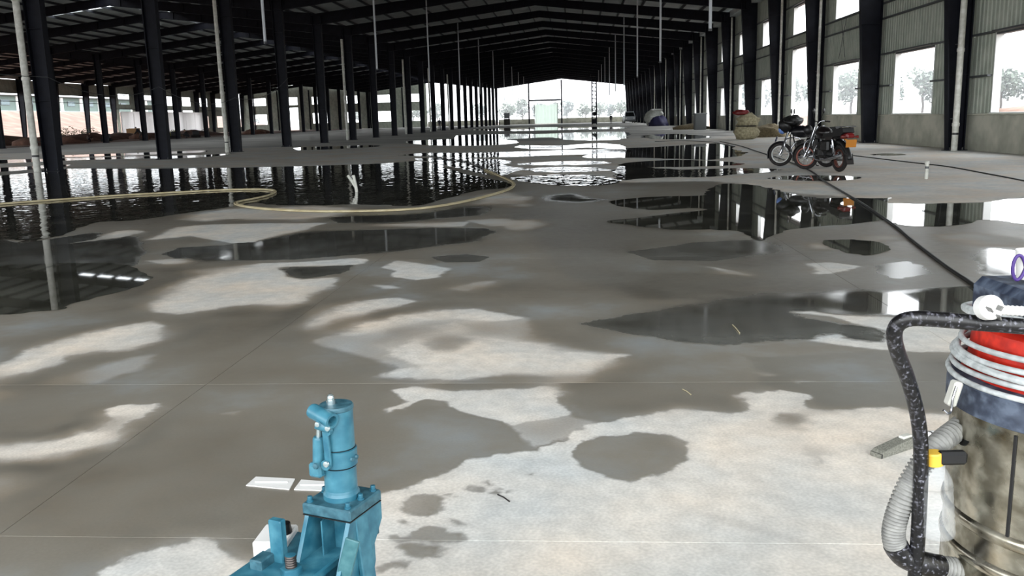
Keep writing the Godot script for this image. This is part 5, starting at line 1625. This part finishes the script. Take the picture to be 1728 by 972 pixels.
func motorcycle(at: Vector3, turn: float, steer: float, label: String, body: Material, rim: Material, fairing: bool, rack: bool) -> Node3D:
	# faces +x; rear wheel's contact at the origin
	var t := thing("motorcycle", label, "motorcycle", at, turn, "motorcycles")
	var k := 1.1
	var R := 0.3
	wheel(t, "rear_wheel", Vector3(0, R, 0), R, 0.1, rim)
	obj("swing_arm", tubed([Vector3(0, R, 0.09), Vector3(0.5, 0.36, 0.09)], 0.022, 8), M.black, t)
	obj("swing_arm", tubed([Vector3(0, R, -0.09), Vector3(0.5, 0.36, -0.09)], 0.022, 8), M.black, t)
	for s in [-0.12, 0.12]:
		obj("shock_absorber", tubed([Vector3(0.02, R + 0.04, s), Vector3(0.05, R + 0.1, s), Vector3(0.05, R + 0.11, s), Vector3(0.14, 0.72, s)], [0.015, 0.02, 0.032, 0.028], 10), M.chrome, t)
	obj("rear_fender", tubed(curve([Vector3(0.22, 0.62, 0), Vector3(0.0, R + 0.36, 0), Vector3(-0.22, R + 0.26, 0), Vector3(-0.36, 0.38, 0), Vector3(-0.40, 0.28, 0)], 4), [0.02, 0.05, 0.06, 0.065, 0.065, 0.065, 0.065, 0.065, 0.065, 0.065, 0.065, 0.065, 0.065, 0.065, 0.065, 0.06, 0.05], 8), M.black, t)
	obj("mud_flap", boxed(Vector3(-0.40, 0.30, 0), Vector3(0.02, 0.24, 0.17), 0.005, Basis(Vector3.BACK, -0.3)), M.rubber, t)
	# frame, engine, exhaust
	var fr := S()
	for s in [-0.1, 0.1]:
		tube(fr, curve([Vector3(1.02, 0.92, 0), Vector3(0.98, 0.55, s), Vector3(0.85, 0.26, s), Vector3(0.5, 0.25, s), Vector3(0.42, 0.45, s), Vector3(0.3, 0.72, s), Vector3(-0.2, 0.76, s)], 4), 0.018, 7)
		tube(fr, [Vector3(1.02, 0.90, 0), Vector3(0.55, 0.76, s), Vector3(0.3, 0.72, s)], 0.018, 7)
	obj("frame", fr, M.black, t)
	var en := S()
	box(en, Vector3(0.62, 0.40, 0), Vector3(0.36, 0.24, 0.24), 0.05)
	for i in 7:
		box(en, Vector3(0.76, 0.50 + i * 0.024, 0), Vector3(0.2, 0.011, 0.2), 0.004, Basis(Vector3.BACK, -0.25))
	lathe(en, [[0.0, 0.0], [0.1, 0.0], [0.1, 0.03], [0.08, 0.04], [0, 0.04]], 16, aim(Vector3(0.55, 0.38, 0.12), Vector3.BACK))
	lathe(en, [[0.0, 0.0], [0.1, 0.0], [0.1, 0.03], [0.08, 0.04], [0, 0.04]], 16, aim(Vector3(0.55, 0.38, -0.12), Vector3.FORWARD))
	obj("engine", en, mat(Color(0.25, 0.25, 0.25), 0.5, 0.6), t)
	obj("exhaust", tubed(curve([Vector3(0.86, 0.58, -0.06), Vector3(0.95, 0.42, -0.1), Vector3(0.8, 0.26, -0.15), Vector3(0.4, 0.26, -0.17), Vector3(0.1, 0.30, -0.18), Vector3(-0.32, 0.38, -0.18)], 4), [0.02, 0.02, 0.02, 0.02, 0.02, 0.02, 0.02, 0.02, 0.02, 0.02, 0.02, 0.02, 0.03, 0.045, 0.045, 0.045, 0.045, 0.045, 0.045, 0.045, 0.03], 10), M.chrome, t)
	# tank, seat, side covers, tail
	var tk := S()
	blob(tk, Vector3(0.74, 0.86, 0), Vector3(0.30, 0.15, 0.15), 18, 10, 0.12, 3)
	obj("tank", tk, body, t)
	obj("tank_cap", lathed([[0.04, 0.0], [0.04, 0.015], [0.0, 0.018]], 12), M.chrome, t, Vector3(0.74, 1.0, 0))
	var se := S()
	prism(se, PackedVector2Array([Vector2(0.52, 0.76), Vector2(0.52, 0.85), Vector2(0.35, 0.84), Vector2(0.12, 0.88), Vector2(0.04, 0.95), Vector2(-0.28, 0.98), Vector2(-0.32, 0.88), Vector2(-0.2, 0.80), Vector2(0.2, 0.76)]), 0.27)
	obj("seat", se, mat(Color(0.03, 0.03, 0.032), 0.55), t)
	for s in [-0.125, 0.125]:
		var sc := S()
		prism(sc, PackedVector2Array([Vector2(0.42, 0.76), Vector2(0.1, 0.78), Vector2(0.14, 0.62), Vector2(0.38, 0.55)]), 0.03, Transform3D(Basis.IDENTITY, Vector3(0, 0, s)))
		obj("side_cover", sc, body, t)
	obj("tool_bag", boxed(Vector3(0.3, 0.58, 0.19), Vector3(0.34, 0.26, 0.1), 0.04), M.black, t)
	obj("tool_bag", boxed(Vector3(0.3, 0.58, -0.19), Vector3(0.34, 0.26, 0.1), 0.04), M.black, t)
	obj("leg_guard", tubed(curve([Vector3(0.96, 0.72, -0.05), Vector3(0.98, 0.66, -0.3), Vector3(0.96, 0.42, -0.32), Vector3(0.92, 0.34, 0.0), Vector3(0.96, 0.42, 0.32), Vector3(0.98, 0.66, 0.3), Vector3(0.96, 0.72, 0.05)], 4), 0.014, 7), M.chrome, t)
	obj("tail_cowl", boxed(Vector3(-0.27, 0.80, 0), Vector3(0.26, 0.11, 0.19), 0.03, Basis(Vector3.BACK, -0.12)), M.red, t)
	obj("tail_lamp", boxed(Vector3(-0.405, 0.80, 0), Vector3(0.04, 0.09, 0.16), 0.015), mat(Color(0.42, 0.04, 0.04), 0.25), t)
	var np := obj("number_plate", boxed(Vector3(-0.435, 0.64, 0), Vector3(0.012, 0.17, 0.25), 0.004, Basis(Vector3.BACK, 0.18)), mat(Color(0.70, 0.44, 0.11), 0.6), t)
	np.set_meta("label", "yellow number plate")
	for s in [-0.16, 0.16]:
		obj("indicator", tubed([Vector3(-0.36, 0.78, s * 0.5), Vector3(-0.36, 0.78, s * 1.25)], [0.012, 0.034], 8), mat(Color(0.42, 0.10, 0.04), 0.3), t)
	if rack:
		var rk := S()
		for s in [-0.12, 0.12]:
			tube(rk, curve([Vector3(0.0, 0.9, s), Vector3(-0.2, 1.0, s), Vector3(-0.42, 1.0, s * 0.9)], 4), 0.011, 6)
		for i in 3:
			tube(rk, [Vector3(-0.2 - i * 0.1, 1.0, -0.12), Vector3(-0.2 - i * 0.1, 1.0, 0.12)], 0.009, 6)
		obj("luggage_rack", rk, M.chrome, t)
	obj("kick_stand", tubed([Vector3(0.55, 0.28, 0.12), Vector3(0.48, 0.1, 0.24), Vector3(0.46, 0.015, 0.29), Vector3(0.42, 0.012, 0.32)], 0.013, 7), M.black, t)
	for s in [-1, 1]:
		obj("foot_peg", tubed([Vector3(0.45, 0.34, s * 0.12), Vector3(0.43, 0.35, s * 0.28)], 0.018, 8), M.rubber, t)
	# steered front end, about the head tube
	var f := Node3D.new()
	f.name = "front_end"
	t.add_child(f)
	f.position = Vector3(1.05, 0, 0)
	f.rotation.y = steer
	wheel(f, "front_wheel", Vector3(0.23, R, 0), R, 0.085, rim)
	for s in [-0.085, 0.085]:
		obj("fork_leg", tubed([Vector3(0.23, R, s), Vector3(0.14, 0.58, s), Vector3(0.14, 0.585, s), Vector3(0.0, 1.0, s)], [0.028, 0.028, 0.02, 0.02], 10), M.chrome, f)
	var fd := S()
	for i in 9:
		var a := -0.35 + i * 0.26
		var a2 := a + 0.26
		var c := Vector3(0.23, R, 0)
		for sg in [-1.0, 1.0]:
			quad(fd, c + Vector3(cos(a), sin(a), 0) * (R + 0.035), c + Vector3(cos(a2), sin(a2), 0) * (R + 0.035), c + Vector3(cos(a2) * (R + 0.0), sin(a2) * (R + 0.0), sg * 0.07), c + Vector3(cos(a) * R, sin(a) * R, sg * 0.07))
	obj("front_fender", fd, body, f)
	obj("handlebar", tubed(curve([Vector3(-0.16, 1.10, -0.38), Vector3(-0.04, 1.12, -0.2), Vector3(0.02, 1.04, -0.06), Vector3(0.02, 1.04, 0.06), Vector3(-0.04, 1.12, 0.2), Vector3(-0.16, 1.10, 0.38)], 5), 0.013, 8), M.chrome, f)
	for s in [-1.0, 1.0]:
		obj("grip", tubed([Vector3(-0.11, 1.112, s * 0.27), Vector3(-0.165, 1.10, s * 0.4)], 0.02, 8), M.rubber, f)
		obj("mirror_stalk", tubed(curve([Vector3(-0.06, 1.12, s * 0.24), Vector3(-0.02, 1.22, s * 0.27), Vector3(-0.04, 1.32, s * 0.32)], 4), 0.007, 6), M.black, f)
		var mr := S()
		blob(mr, Vector3(-0.04, 1.36, s * 0.33), Vector3(0.02, 0.06, 0.075), 14, 8)
		obj("mirror", mr, M.black, f)
	if fairing:
		var fg := S()
		blob(fg, Vector3(0.1, 1.02, 0), Vector3(0.2, 0.2, 0.22), 18, 10, 0.15, 5)
		obj("fairing", fg, M.black, f)
		var dk := S()
		blob(dk, Vector3(-0.05, 1.12, 0.0), Vector3(0.24, 0.14, 0.36), 16, 8, 0.4, 6)
		obj("rain_cover", dk, M.black, f)
	var hl := S()
	blob(hl, Vector3(0.2, 0.92, 0), Vector3(0.1, 0.12, 0.12), 16, 10)
	obj("headlamp", hl, mat(Color(0.42, 0.54, 0.78), 0.15) if fairing else M.black, f)
	obj("lens", lathed([[0.105, 0.0], [0.08, 0.03], [0.0, 0.045]], 16, aim(Vector3(0.24, 0.92, 0), Vector3.RIGHT)), mat(Color(0.75, 0.82, 0.92), 0.08), f)
	if fairing:
		obj("front_plate", boxed(Vector3(0.34, 0.68, 0), Vector3(0.02, 0.13, 0.24), 0.01, Basis(Vector3.BACK, 0.3)), mat(Color(0.12, 0.15, 0.28), 0.4), f)
	# the steered pieces become parts of the motorcycle itself
	for part in f.get_children():
		var called := str(part.name)
		var placed: Transform3D = f.transform * part.transform
		f.remove_child(part)
		part.name = called
		t.add_child(part, true)
		part.transform = placed
	t.remove_child(f)
	f.free()
	t.scale = Vector3.ONE * k
	return t


func build_motorcycles() -> void:
	var dark := mat(Color(0.04, 0.04, 0.06), 0.3)
	var wine := mat(Color(0.05, 0.025, 0.03), 0.3)
	var heading := func(d: Vector2) -> float: return atan2(-d.y, d.x)
	motorcycle(Vector3(6.48, 0, -22.35), heading.call(Vector2(-0.26, -1.0)), 0.72, "nearer black motorcycle with red tail and yellow number plate", wine, mat(Color(0.42, 0.24, 0.20), 0.4, 0.6), false, true)
	motorcycle(Vector3(6.72, 0, -24.35), heading.call(Vector2(-0.72, -0.80)), 0.5, "farther black motorcycle with a blue-white headlamp and dark fairing", dark, M.alloy, true, false)


# ---------------------------------------------------------------- far things
func build_far_things() -> void:
	# lattice mast under the roof near the gable
	var m := thing("lattice_mast", "tall slim lattice lifting mast standing in front of the open gable", "mast", Vector3(3.66, 0, -171.934))
	var hw := 0.42
	var top := 9.0
	for sx in [-1, 1]:
		for sz in [-1, 1]:
			obj("leg", tubed([Vector3(sx * hw, 0, sz * hw), Vector3(sx * hw, top, sz * hw)], 0.12, 6), M.steel, m)
	for i in 12:
		var y := 0.5 + i * 0.72
		for sz in [-1, 1]:
			obj("rung", tubed([Vector3(-hw, y, sz * hw), Vector3(hw, y, sz * hw)], 0.07, 5), M.steel, m)
			obj("brace", tubed([Vector3(-hw, y, sz * hw), Vector3(hw, y + 0.72, sz * hw)], 0.05, 5), M.steel, m)
	obj("head", boxed(Vector3(0, top + 0.15, 0), Vector3(1.3, 0.4, 1.1), 0.04), M.steel, m)
	obj("winch", boxed(Vector3(0, 0.6, 0.5), Vector3(0.7, 0.9, 0.5), 0.05), M.steel, m)
	obj("cage", boxed(Vector3(0, 2.0, 0.5), Vector3(0.6, 0.7, 0.3), 0.05), M.steel, m)
	# delivery van by the right wall
	var v := thing("van", "small pale van parked by the far right corner", "van", Vector3(11.022, 0, -185.82), PI * 0.02)
	var paint := mat(Color(0.62, 0.64, 0.66), 0.3)
	var bd := S()
	hexa(bd, [Vector3(-1.1, 0.35, 2.3), Vector3(1.1, 0.35, 2.3), Vector3(1.1, 0.35, -2.3), Vector3(-1.1, 0.35, -2.3)], [Vector3(-1.08, 1.25, 2.3), Vector3(1.08, 1.25, 2.3), Vector3(1.08, 1.25, -2.3), Vector3(-1.08, 1.25, -2.3)])
	hexa(bd, [Vector3(-1.06, 1.25, 2.1), Vector3(1.06, 1.25, 2.1), Vector3(1.06, 1.25, -2.3), Vector3(-1.06, 1.25, -2.3)], [Vector3(-0.85, 2.3, 1.4), Vector3(0.85, 2.3, 1.4), Vector3(0.85, 2.3, -2.2), Vector3(-0.85, 2.3, -2.2)])
	obj("body", bd, paint, v)
	var gl := mat(Color(0.06, 0.07, 0.08), 0.1)
	var ws := S()
	hexa(ws, [Vector3(-0.95, 1.32, 2.09), Vector3(0.95, 1.32, 2.09), Vector3(0.95, 1.32, 2.0), Vector3(-0.95, 1.32, 2.0)], [Vector3(-0.8, 2.15, 1.53), Vector3(0.8, 2.15, 1.53), Vector3(0.8, 2.15, 1.42), Vector3(-0.8, 2.15, 1.42)])
	obj("windscreen", ws, gl, v)
	obj("bumper", boxed(Vector3(0, 0.5, 2.33), Vector3(2.1, 0.28, 0.16), 0.05), M.girt, v)
	for s in [-1, 1]:
		obj("headlamp", boxed(Vector3(s * 0.8, 0.95, 2.32), Vector3(0.36, 0.2, 0.06), 0.02), M.white, v)
		obj("side_window", boxed(Vector3(s * 0.97, 1.75, 0.6), Vector3(0.06, 0.6, 1.2), 0.01, Basis(Vector3.BACK, s * 0.2)), gl, v)
		obj("wing_mirror", boxed(Vector3(s * 1.2, 1.35, 1.7), Vector3(0.2, 0.2, 0.08), 0.03), M.black, v)
		for z in [-1.5, 1.5]:
			obj("wheel", lathed([[0, -0.1], [0.3, -0.1], [0.34, -0.06], [0.34, 0.06], [0.3, 0.1], [0, 0.1]], 18, aim(Vector3(s * 1.02, 0.34, z), Vector3.RIGHT)), M.rubber, v)
	# a pale covered vehicle with a blue tarpaulin before it
	var cv := thing("covered_vehicle", "pale sheeted vehicle parked against the right wall far back", "vehicle", Vector3(11.2, 0, -128), 0.0)
	var cs := S()
	blob(cs, Vector3(0, 1.0, 0), Vector3(1.4, 1.25, 2.4), 22, 12, 0.18, 21, -0.8)
	obj("sheet", cs, mat_mottled(Color(0.66, 0.67, 0.64), Color(0.82, 0.83, 0.80), 0.03, 0.4, 0.8, 55), cv)
	obj("roof_box", boxed(Vector3(0.3, 2.2, 0), Vector3(1.5, 0.25, 2.4), 0.08), M.white, cv)
	var tp := S()
	blob(tp, Vector3(0, 0.0, 0), Vector3(1.35, 1.25, 1.1), 22, 10, 0.35, 22, 0.0)
	tag(obj("tarpaulin", tp, mat(Color(0.08, 0.075, 0.22), 0.7), null, Vector3(11.3, 0, -122.6)), "dark blue tarpaulin heaped before the sheeted vehicle", "tarpaulin")
	# control cabinet and pallet left of the doorway
	var cb := thing("control_cabinet", "grey control cabinet on a dark base left of the netted doorway", "cabinet", Vector3(-16.6, 0, -218))
	obj("base", boxed(Vector3(0, 0.75, 0), Vector3(1.5, 1.5, 1.2), 0.05), mat(Color(0.16, 0.15, 0.12), 0.7), cb)
	obj("cabinet_body", boxed(Vector3(0, 2.2, 0), Vector3(1.35, 1.3, 0.9), 0.04), mat(Color(0.42, 0.44, 0.46), 0.5), cb)
	obj("cabinet_door", boxed(Vector3(0, 2.2, 0.48), Vector3(1.1, 1.05, 0.05), 0.02), mat(Color(0.50, 0.52, 0.54), 0.5), cb)
	var pt := thing("timber_pallet", "low dark timber pallet beside the control cabinet", "pallet", Vector3(-19.0, 0, -218))
	for i in 5:
		obj("plank", boxed(Vector3(0, 0.62, -0.5 + i * 0.25), Vector3(1.5, 0.05, 0.2), 0.01), M.bark, pt)
	for i in 3:
		obj("bearer", boxed(Vector3(-0.6 + i * 0.6, 0.3, 0), Vector3(0.15, 0.59, 1.2), 0.01), M.bark, pt)
	# dirt, plants and equipment at the edge of the unpaved aisle
	var r := RandomNumberGenerator.new()
	r.seed = 9
	var piles := [[Vector3(-58, 0, -92), 2.4, "low red dirt heap at the far left edge"], [Vector3(-59.2, 0, -101), 1.9, "dirt heap between the second row columns on the left"], [Vector3(-60.4, 0, -120), 1.5, "dirt heap under the white screen"], [Vector3(-58.5, 0, -160), 2.6, "dark red dirt heap before the gable's tall doorway"]]
	for i in piles.size():
		var p: Array = piles[i]
		var st := S()
		blob(st, Vector3.ZERO, Vector3(p[1], 0.8, p[1] * 0.8), 22, 9, 0.5, 30 + i, -0.05)
		tag(obj("dirt_heap", st, M.dirt, null, p[0]), p[2], "dirt heap", "dirt heaps at the unpaved aisle")
	var berm := S()
	var bn := FastNoiseLite.new()
	bn.seed = 12
	bn.frequency = 0.12
	berm.set_smooth_group(0)
	var bp := func(i: int, j: int) -> Vector3:
		var z := -66.0 - j * 1.6
		var u := i / 8.0
		var high := sin(u * PI) * (0.85 + 0.55 * bn.get_noise_2d(z, u * 9.0)) * smoothstep(0.0, 4.0, float(j)) * smoothstep(0.0, 4.0, float(60 - j))
		return Vector3(-69.0 + u * 6.0 + bn.get_noise_2d(z, 40.0) * 1.2, high - 0.03, z)
	for i in 8:
		for j in 60:
			quad(berm, bp.call(i, j), bp.call(i + 1, j), bp.call(i + 1, j + 1), bp.call(i, j + 1))
	tag(obj("dirt_berm", berm, M.dirt), "long low reddish-brown dirt berm along the edge of the unpaved left aisle", "dirt berm")
	var bush := func(at: Vector3, sz: float, c: Color, label: String) -> void:
		var b := S()
		b.set_smooth_group(-1)
		for k in 420:
			var d := Vector3(r.randfn(), absf(r.randfn()) * 0.8, r.randfn()).normalized() * sz * r.randf_range(0.4, 1.0)
			var u := Vector3(r.randfn(), r.randfn(), r.randfn()).normalized()
			var v2 := u.cross(Vector3(r.randfn(), r.randfn(), r.randfn())).normalized()
			quad(b, d - u * 0.14, d - v2 * 0.07, d + u * 0.14, d + v2 * 0.07)
		var o := thing("bush", label, "bush", at, 0.0, "bushes beyond the left side")
		obj("foliage", b, mat(c, 0.8), o, Vector3(0, 0.15, 0))
		obj("stem", tubed([Vector3(0, -0.1, 0), Vector3(0.05, sz * 0.6, 0)], 0.05, 5), M.bark, o)
	bush.call(Vector3(-72, 0, -122), 2.1, Color(0.36, 0.38, 0.16), "yellow-green bush behind the leftmost columns")
	bush.call(Vector3(-75.5, 0, -134), 1.9, Color(0.25, 0.28, 0.14), "dark olive bush right of the yellow-green bush")
	bush.call(Vector3(-58.5, 0, -126.5), 1.0, Color(0.42, 0.42, 0.12), "small yellowish bush beside the seated worker")
	var pk := thing("carton", "tan carton standing in front of the bank far left", "carton", Vector3(-74, 0, -145))
	obj("box_body", boxed(Vector3(0, 0.75, 0), Vector3(1.7, 1.5, 1.4), 0.03), mat(Color(0.52, 0.40, 0.26), 0.85), pk)
	obj("lid_flap", boxed(Vector3(0.2, 1.53, 0), Vector3(1.3, 0.05, 1.3), 0.01), mat(Color(0.58, 0.46, 0.31), 0.85), pk)
	for q in [[Vector3(-59.5, 0, -109.5), "small dark concrete machine beside the seated worker"], [Vector3(-55.6, 0, -120.5), "small dark engine machine beside the crouching worker"], [Vector3(-55.4, 0, -127), "small dark trowelling machine near the third interior column"]]:
		var g := thing("site_machine", q[1], "machine", q[0], 0.4, "small machines of the workers")
		obj("engine_block", boxed(Vector3(0, 0.65, 0), Vector3(0.9, 0.6, 0.7), 0.06), M.black, g)
		obj("skid", boxed(Vector3(0, 0.17, 0), Vector3(1.3, 0.35, 1.0), 0.04), M.rubber, g)
		obj("guide_bar", tubed(curve([Vector3(0.3, 0.7, 0), Vector3(0.9, 1.0, 0), Vector3(1.4, 1.25, 0)], 4), 0.03, 6), M.girt, g)


# ---------------------------------------------------------------- people
func body_mesh(bones: Array, cell: float) -> ArrayMesh:
	# bones: [from, to, radius, radius, colour]; joined smoothly and meshed as one skin
	var lo := Vector3.ONE * 1e9
	var hi := -lo
	for b in bones:
		for k in [0, 1]:
			var e := Vector3.ONE * (float(b[2 + k]) + cell * 2.5)
			lo = lo.min(b[k] - e)
			hi = hi.max(b[k] + e)
	var n := Vector3i(((hi - lo) / cell).ceil()) + Vector3i.ONE
	var f := PackedFloat32Array()
	f.resize(n.x * n.y * n.z)
	f.fill(1.0)
	for b in bones:
		var a: Vector3 = b[0]
		var d: Vector3 = b[1] - a
		var dd := maxf(d.length_squared(), 1e-9)
		var rm: float = maxf(b[2], b[3]) + cell * 2.2
		var i0 := Vector3i(((a.min(b[1]) - Vector3.ONE * rm - lo) / cell).floor()).max(Vector3i.ZERO)
		var i1 := Vector3i(((a.max(b[1]) + Vector3.ONE * rm - lo) / cell).ceil()).min(n - Vector3i.ONE)
		for z in range(i0.z, i1.z + 1):
			for y in range(i0.y, i1.y + 1):
				for x in range(i0.x, i1.x + 1):
					var p := lo + Vector3(x, y, z) * cell - a
					var t := clampf(p.dot(d) / dd, 0, 1)
					var s: float = (p - d * t).length() - lerpf(b[2], b[3], t)
					var i := (z * n.y + y) * n.x + x
					var k := 0.035
					var h := maxf(k - absf(f[i] - s), 0.0) / k
					f[i] = minf(f[i], s) - h * h * k * 0.25
	var st := S()
	st.set_smooth_group(0)
	var at := {}
	var cols := {}
	var corner := [Vector3i(0, 0, 0), Vector3i(1, 0, 0), Vector3i(0, 1, 0), Vector3i(1, 1, 0), Vector3i(0, 0, 1), Vector3i(1, 0, 1), Vector3i(0, 1, 1), Vector3i(1, 1, 1)]
	var edges := [[0, 1], [2, 3], [4, 5], [6, 7], [0, 2], [1, 3], [4, 6], [5, 7], [0, 4], [1, 5], [2, 6], [3, 7]]
	for z in n.z - 1:
		for y in n.y - 1:
			for x in n.x - 1:
				var v := []
				var neg := 0
				for c in corner:
					var s: float = f[((z + c.z) * n.y + y + c.y) * n.x + x + c.x]
					v.append(s)
					neg += int(s < 0)
				if neg == 0 or neg == 8:
					continue
				var sum := Vector3.ZERO
				var m := 0
				for e in edges:
					var a: float = v[e[0]]
					var b: float = v[e[1]]
					if (a < 0) != (b < 0):
						sum += Vector3(corner[e[0]]).lerp(Vector3(corner[e[1]]), a / (a - b))
						m += 1
				var p := lo + (Vector3(x, y, z) + sum / m) * cell
				at[Vector3i(x, y, z)] = p
				var best := 1e9
				for b in bones:
					var d: Vector3 = b[1] - b[0]
					var t: float = clampf((p - b[0]).dot(d) / maxf(d.length_squared(), 1e-9), 0, 1)
					var s: float = (p - b[0] - d * t).length() - lerpf(b[2], b[3], t)
					if s < best:
						best = s
						cols[Vector3i(x, y, z)] = b[4]
	var dirs := [[Vector3i(1, 0, 0), Vector3i(0, 1, 0), Vector3i(0, 0, 1)], [Vector3i(0, 1, 0), Vector3i(0, 0, 1), Vector3i(1, 0, 0)], [Vector3i(0, 0, 1), Vector3i(1, 0, 0), Vector3i(0, 1, 0)]]
	for key in at:
		for d in dirs:
			var g: Vector3i = key
			var nx: Vector3i = g + d[0]
			if nx.x >= n.x or nx.y >= n.y or nx.z >= n.z:
				continue
			var a: float = f[(g.z * n.y + g.y) * n.x + g.x]
			var b: float = f[(nx.z * n.y + nx.y) * n.x + nx.x]
			if (a < 0) == (b < 0):
				continue
			var q := [g, g - d[1], g - d[1] - d[2], g - d[2]]
			if not (at.has(q[1]) and at.has(q[2]) and at.has(q[3])):
				continue
			if a < 0:
				q.reverse()
			for k in [0, 1, 2, 0, 2, 3]:
				st.set_color(cols[q[k]])
				st.add_vertex(at[q[k]])
	return done(st)


func person(at: Vector3, turn: float, pose: String, shirt: Color, trousers: Color, label: String) -> void:
	var skin := Color(0.35, 0.22, 0.15)
	var boot := Color(0.03, 0.03, 0.03)
	var hip := Vector3(0, 0.92, 0)
	var chest := Vector3(0, 1.32, 0.02)
	var knees := [Vector3(-0.11, 0.48, 0.04), Vector3(0.11, 0.48, 0.04)]
	var feet := [Vector3(-0.12, 0.06, 0), Vector3(0.12, 0.06, 0)]
	var elbows := [Vector3(-0.25, 1.12, 0.0), Vector3(0.25, 1.12, 0.0)]
	var hands := [Vector3(-0.26, 0.86, 0.08), Vector3(0.26, 0.86, 0.08)]
	if pose == "bend":
		hip = Vector3(0, 0.84, -0.15)
		chest = Vector3(0, 1.20, 0.24)
		knees = [Vector3(-0.13, 0.46, 0.10), Vector3(0.13, 0.46, 0.0)]
		feet = [Vector3(-0.14, 0.06, 0.0), Vector3(0.14, 0.06, -0.22)]
		elbows = [Vector3(-0.22, 0.94, 0.42), Vector3(0.22, 0.94, 0.42)]
		hands = [Vector3(-0.12, 0.78, 0.64), Vector3(0.12, 0.78, 0.64)]
	elif pose == "crouch":
		hip = Vector3(0, 0.32, -0.16)
		chest = Vector3(0, 0.72, 0.10)
		knees = [Vector3(-0.18, 0.50, 0.24), Vector3(0.18, 0.50, 0.24)]
		feet = [Vector3(-0.16, 0.06, 0.02), Vector3(0.16, 0.06, 0.02)]
		elbows = [Vector3(-0.28, 0.60, 0.30), Vector3(0.28, 0.60, 0.30)]
		hands = [Vector3(-0.14, 0.40, 0.48), Vector3(0.14, 0.40, 0.48)]
	elif pose == "walk":
		knees = [Vector3(-0.1, 0.49, 0.16), Vector3(0.1, 0.47, -0.02)]
		feet = [Vector3(-0.1, 0.06, 0.22), Vector3(0.1, 0.10, -0.28)]
		hands = [Vector3(-0.27, 0.88, -0.10), Vector3(0.27, 0.90, 0.20)]
	var up := (chest - hip).normalized()
	var neck := chest + up * 0.16
	var head := neck + (up + Vector3(0, 0.8, 0.1)).normalized() * 0.17
	var bones := [
		[hip, chest, 0.15, 0.165, shirt], [chest + Vector3(-0.13, 0.04, 0), chest + Vector3(0.13, 0.04, 0), 0.10, 0.10, shirt], [chest, neck, 0.11, 0.06, shirt],
		[neck, head, 0.055, 0.05, skin], [head + Vector3(0, -0.02, 0.01), head + Vector3(0, 0.045, 0), 0.088, 0.1, skin],
		[hip + Vector3(-0.06, 0, 0), hip + Vector3(0.06, 0, 0), 0.14, 0.14, trousers]]
	for s in 2:
		var sx := -1.0 if s == 0 else 1.0
		bones.append([hip + Vector3(sx * 0.09, -0.03, 0), knees[s], 0.095, 0.065, trousers])
		bones.append([knees[s], feet[s] + Vector3(0, 0.04, 0), 0.062, 0.045, trousers])
		bones.append([feet[s] + Vector3(0, 0, -0.05), feet[s] + Vector3(0, -0.015, 0.16), 0.05, 0.042, boot])
		bones.append([chest + Vector3(sx * 0.2, 0.05, 0), elbows[s], 0.06, 0.046, shirt])
		bones.append([elbows[s], hands[s], 0.044, 0.034, shirt])
		var fwd: Vector3 = (hands[s] - elbows[s]).normalized()
		bones.append([hands[s], hands[s] + fwd * 0.08, 0.036, 0.036, skin])
		for k in 4:
			bones.append([hands[s] + fwd * 0.08 + Vector3((k - 1.5) * 0.019, 0, 0), hands[s] + fwd * (0.15 - absf(k - 1.3) * 0.01) + Vector3((k - 1.5) * 0.021, 0, 0.01), 0.012, 0.010, skin])
		bones.append([hands[s] + fwd * 0.03 - Vector3(sx * 0.03, 0, 0), hands[s] + fwd * 0.09 - Vector3(sx * 0.055, 0, -0.01), 0.013, 0.011, skin])
	var m := mat(Color.WHITE, 0.85)
	m.vertex_color_use_as_albedo = true
	var t := thing("person", label, "person", at, turn)
	t.scale = Vector3.ONE * 1.06
	obj("body", body_mesh(bones, 0.026), m, t)
	var hr := S()
	blob(hr, head + Vector3(0, 0.055, -0.012), Vector3(0.108, 0.105, 0.115), 14, 8, 0.1, 3, -0.15)
	obj("hair", hr, M.black, t)


func build_people() -> void:
	var dark := Color(0.02, 0.02, 0.025)
	person(Vector3(7.184, 0, -181.074), 0.3, "stand", dark, Color(0.03, 0.03, 0.04), "person in dark clothes standing before the open far gable")
	person(Vector3(-56.677, 0, -112.718), -PI * 0.45, "bend", dark, Color(0.05, 0.045, 0.04), "worker in dark clothes bending forward before the white screen")
	person(Vector3(-53.03, 0, -118.689), -PI * 0.4, "crouch", Color(0.03, 0.03, 0.03), dark, "worker in dark clothes crouching beside the second interior column")
	person(Vector3(-59.757, 0, -105.748), PI * 0.4, "crouch", Color(0.06, 0.03, 0.025), dark, "worker crouching at the dirt edge right of the first interior column")
	person(Vector3(-54.781, 0, -129.796), PI * 0.6, "walk", Color(0.07, 0.02, 0.02), Color(0.02, 0.03, 0.06), "worker in a dark red shirt walking near the third interior column")
	person(Vector3(-21.695, 0, -142.111), 0.6, "stand", Color(0.02, 0.02, 0.025), Color(0.10, 0.10, 0.11), "person standing between the far interior columns")
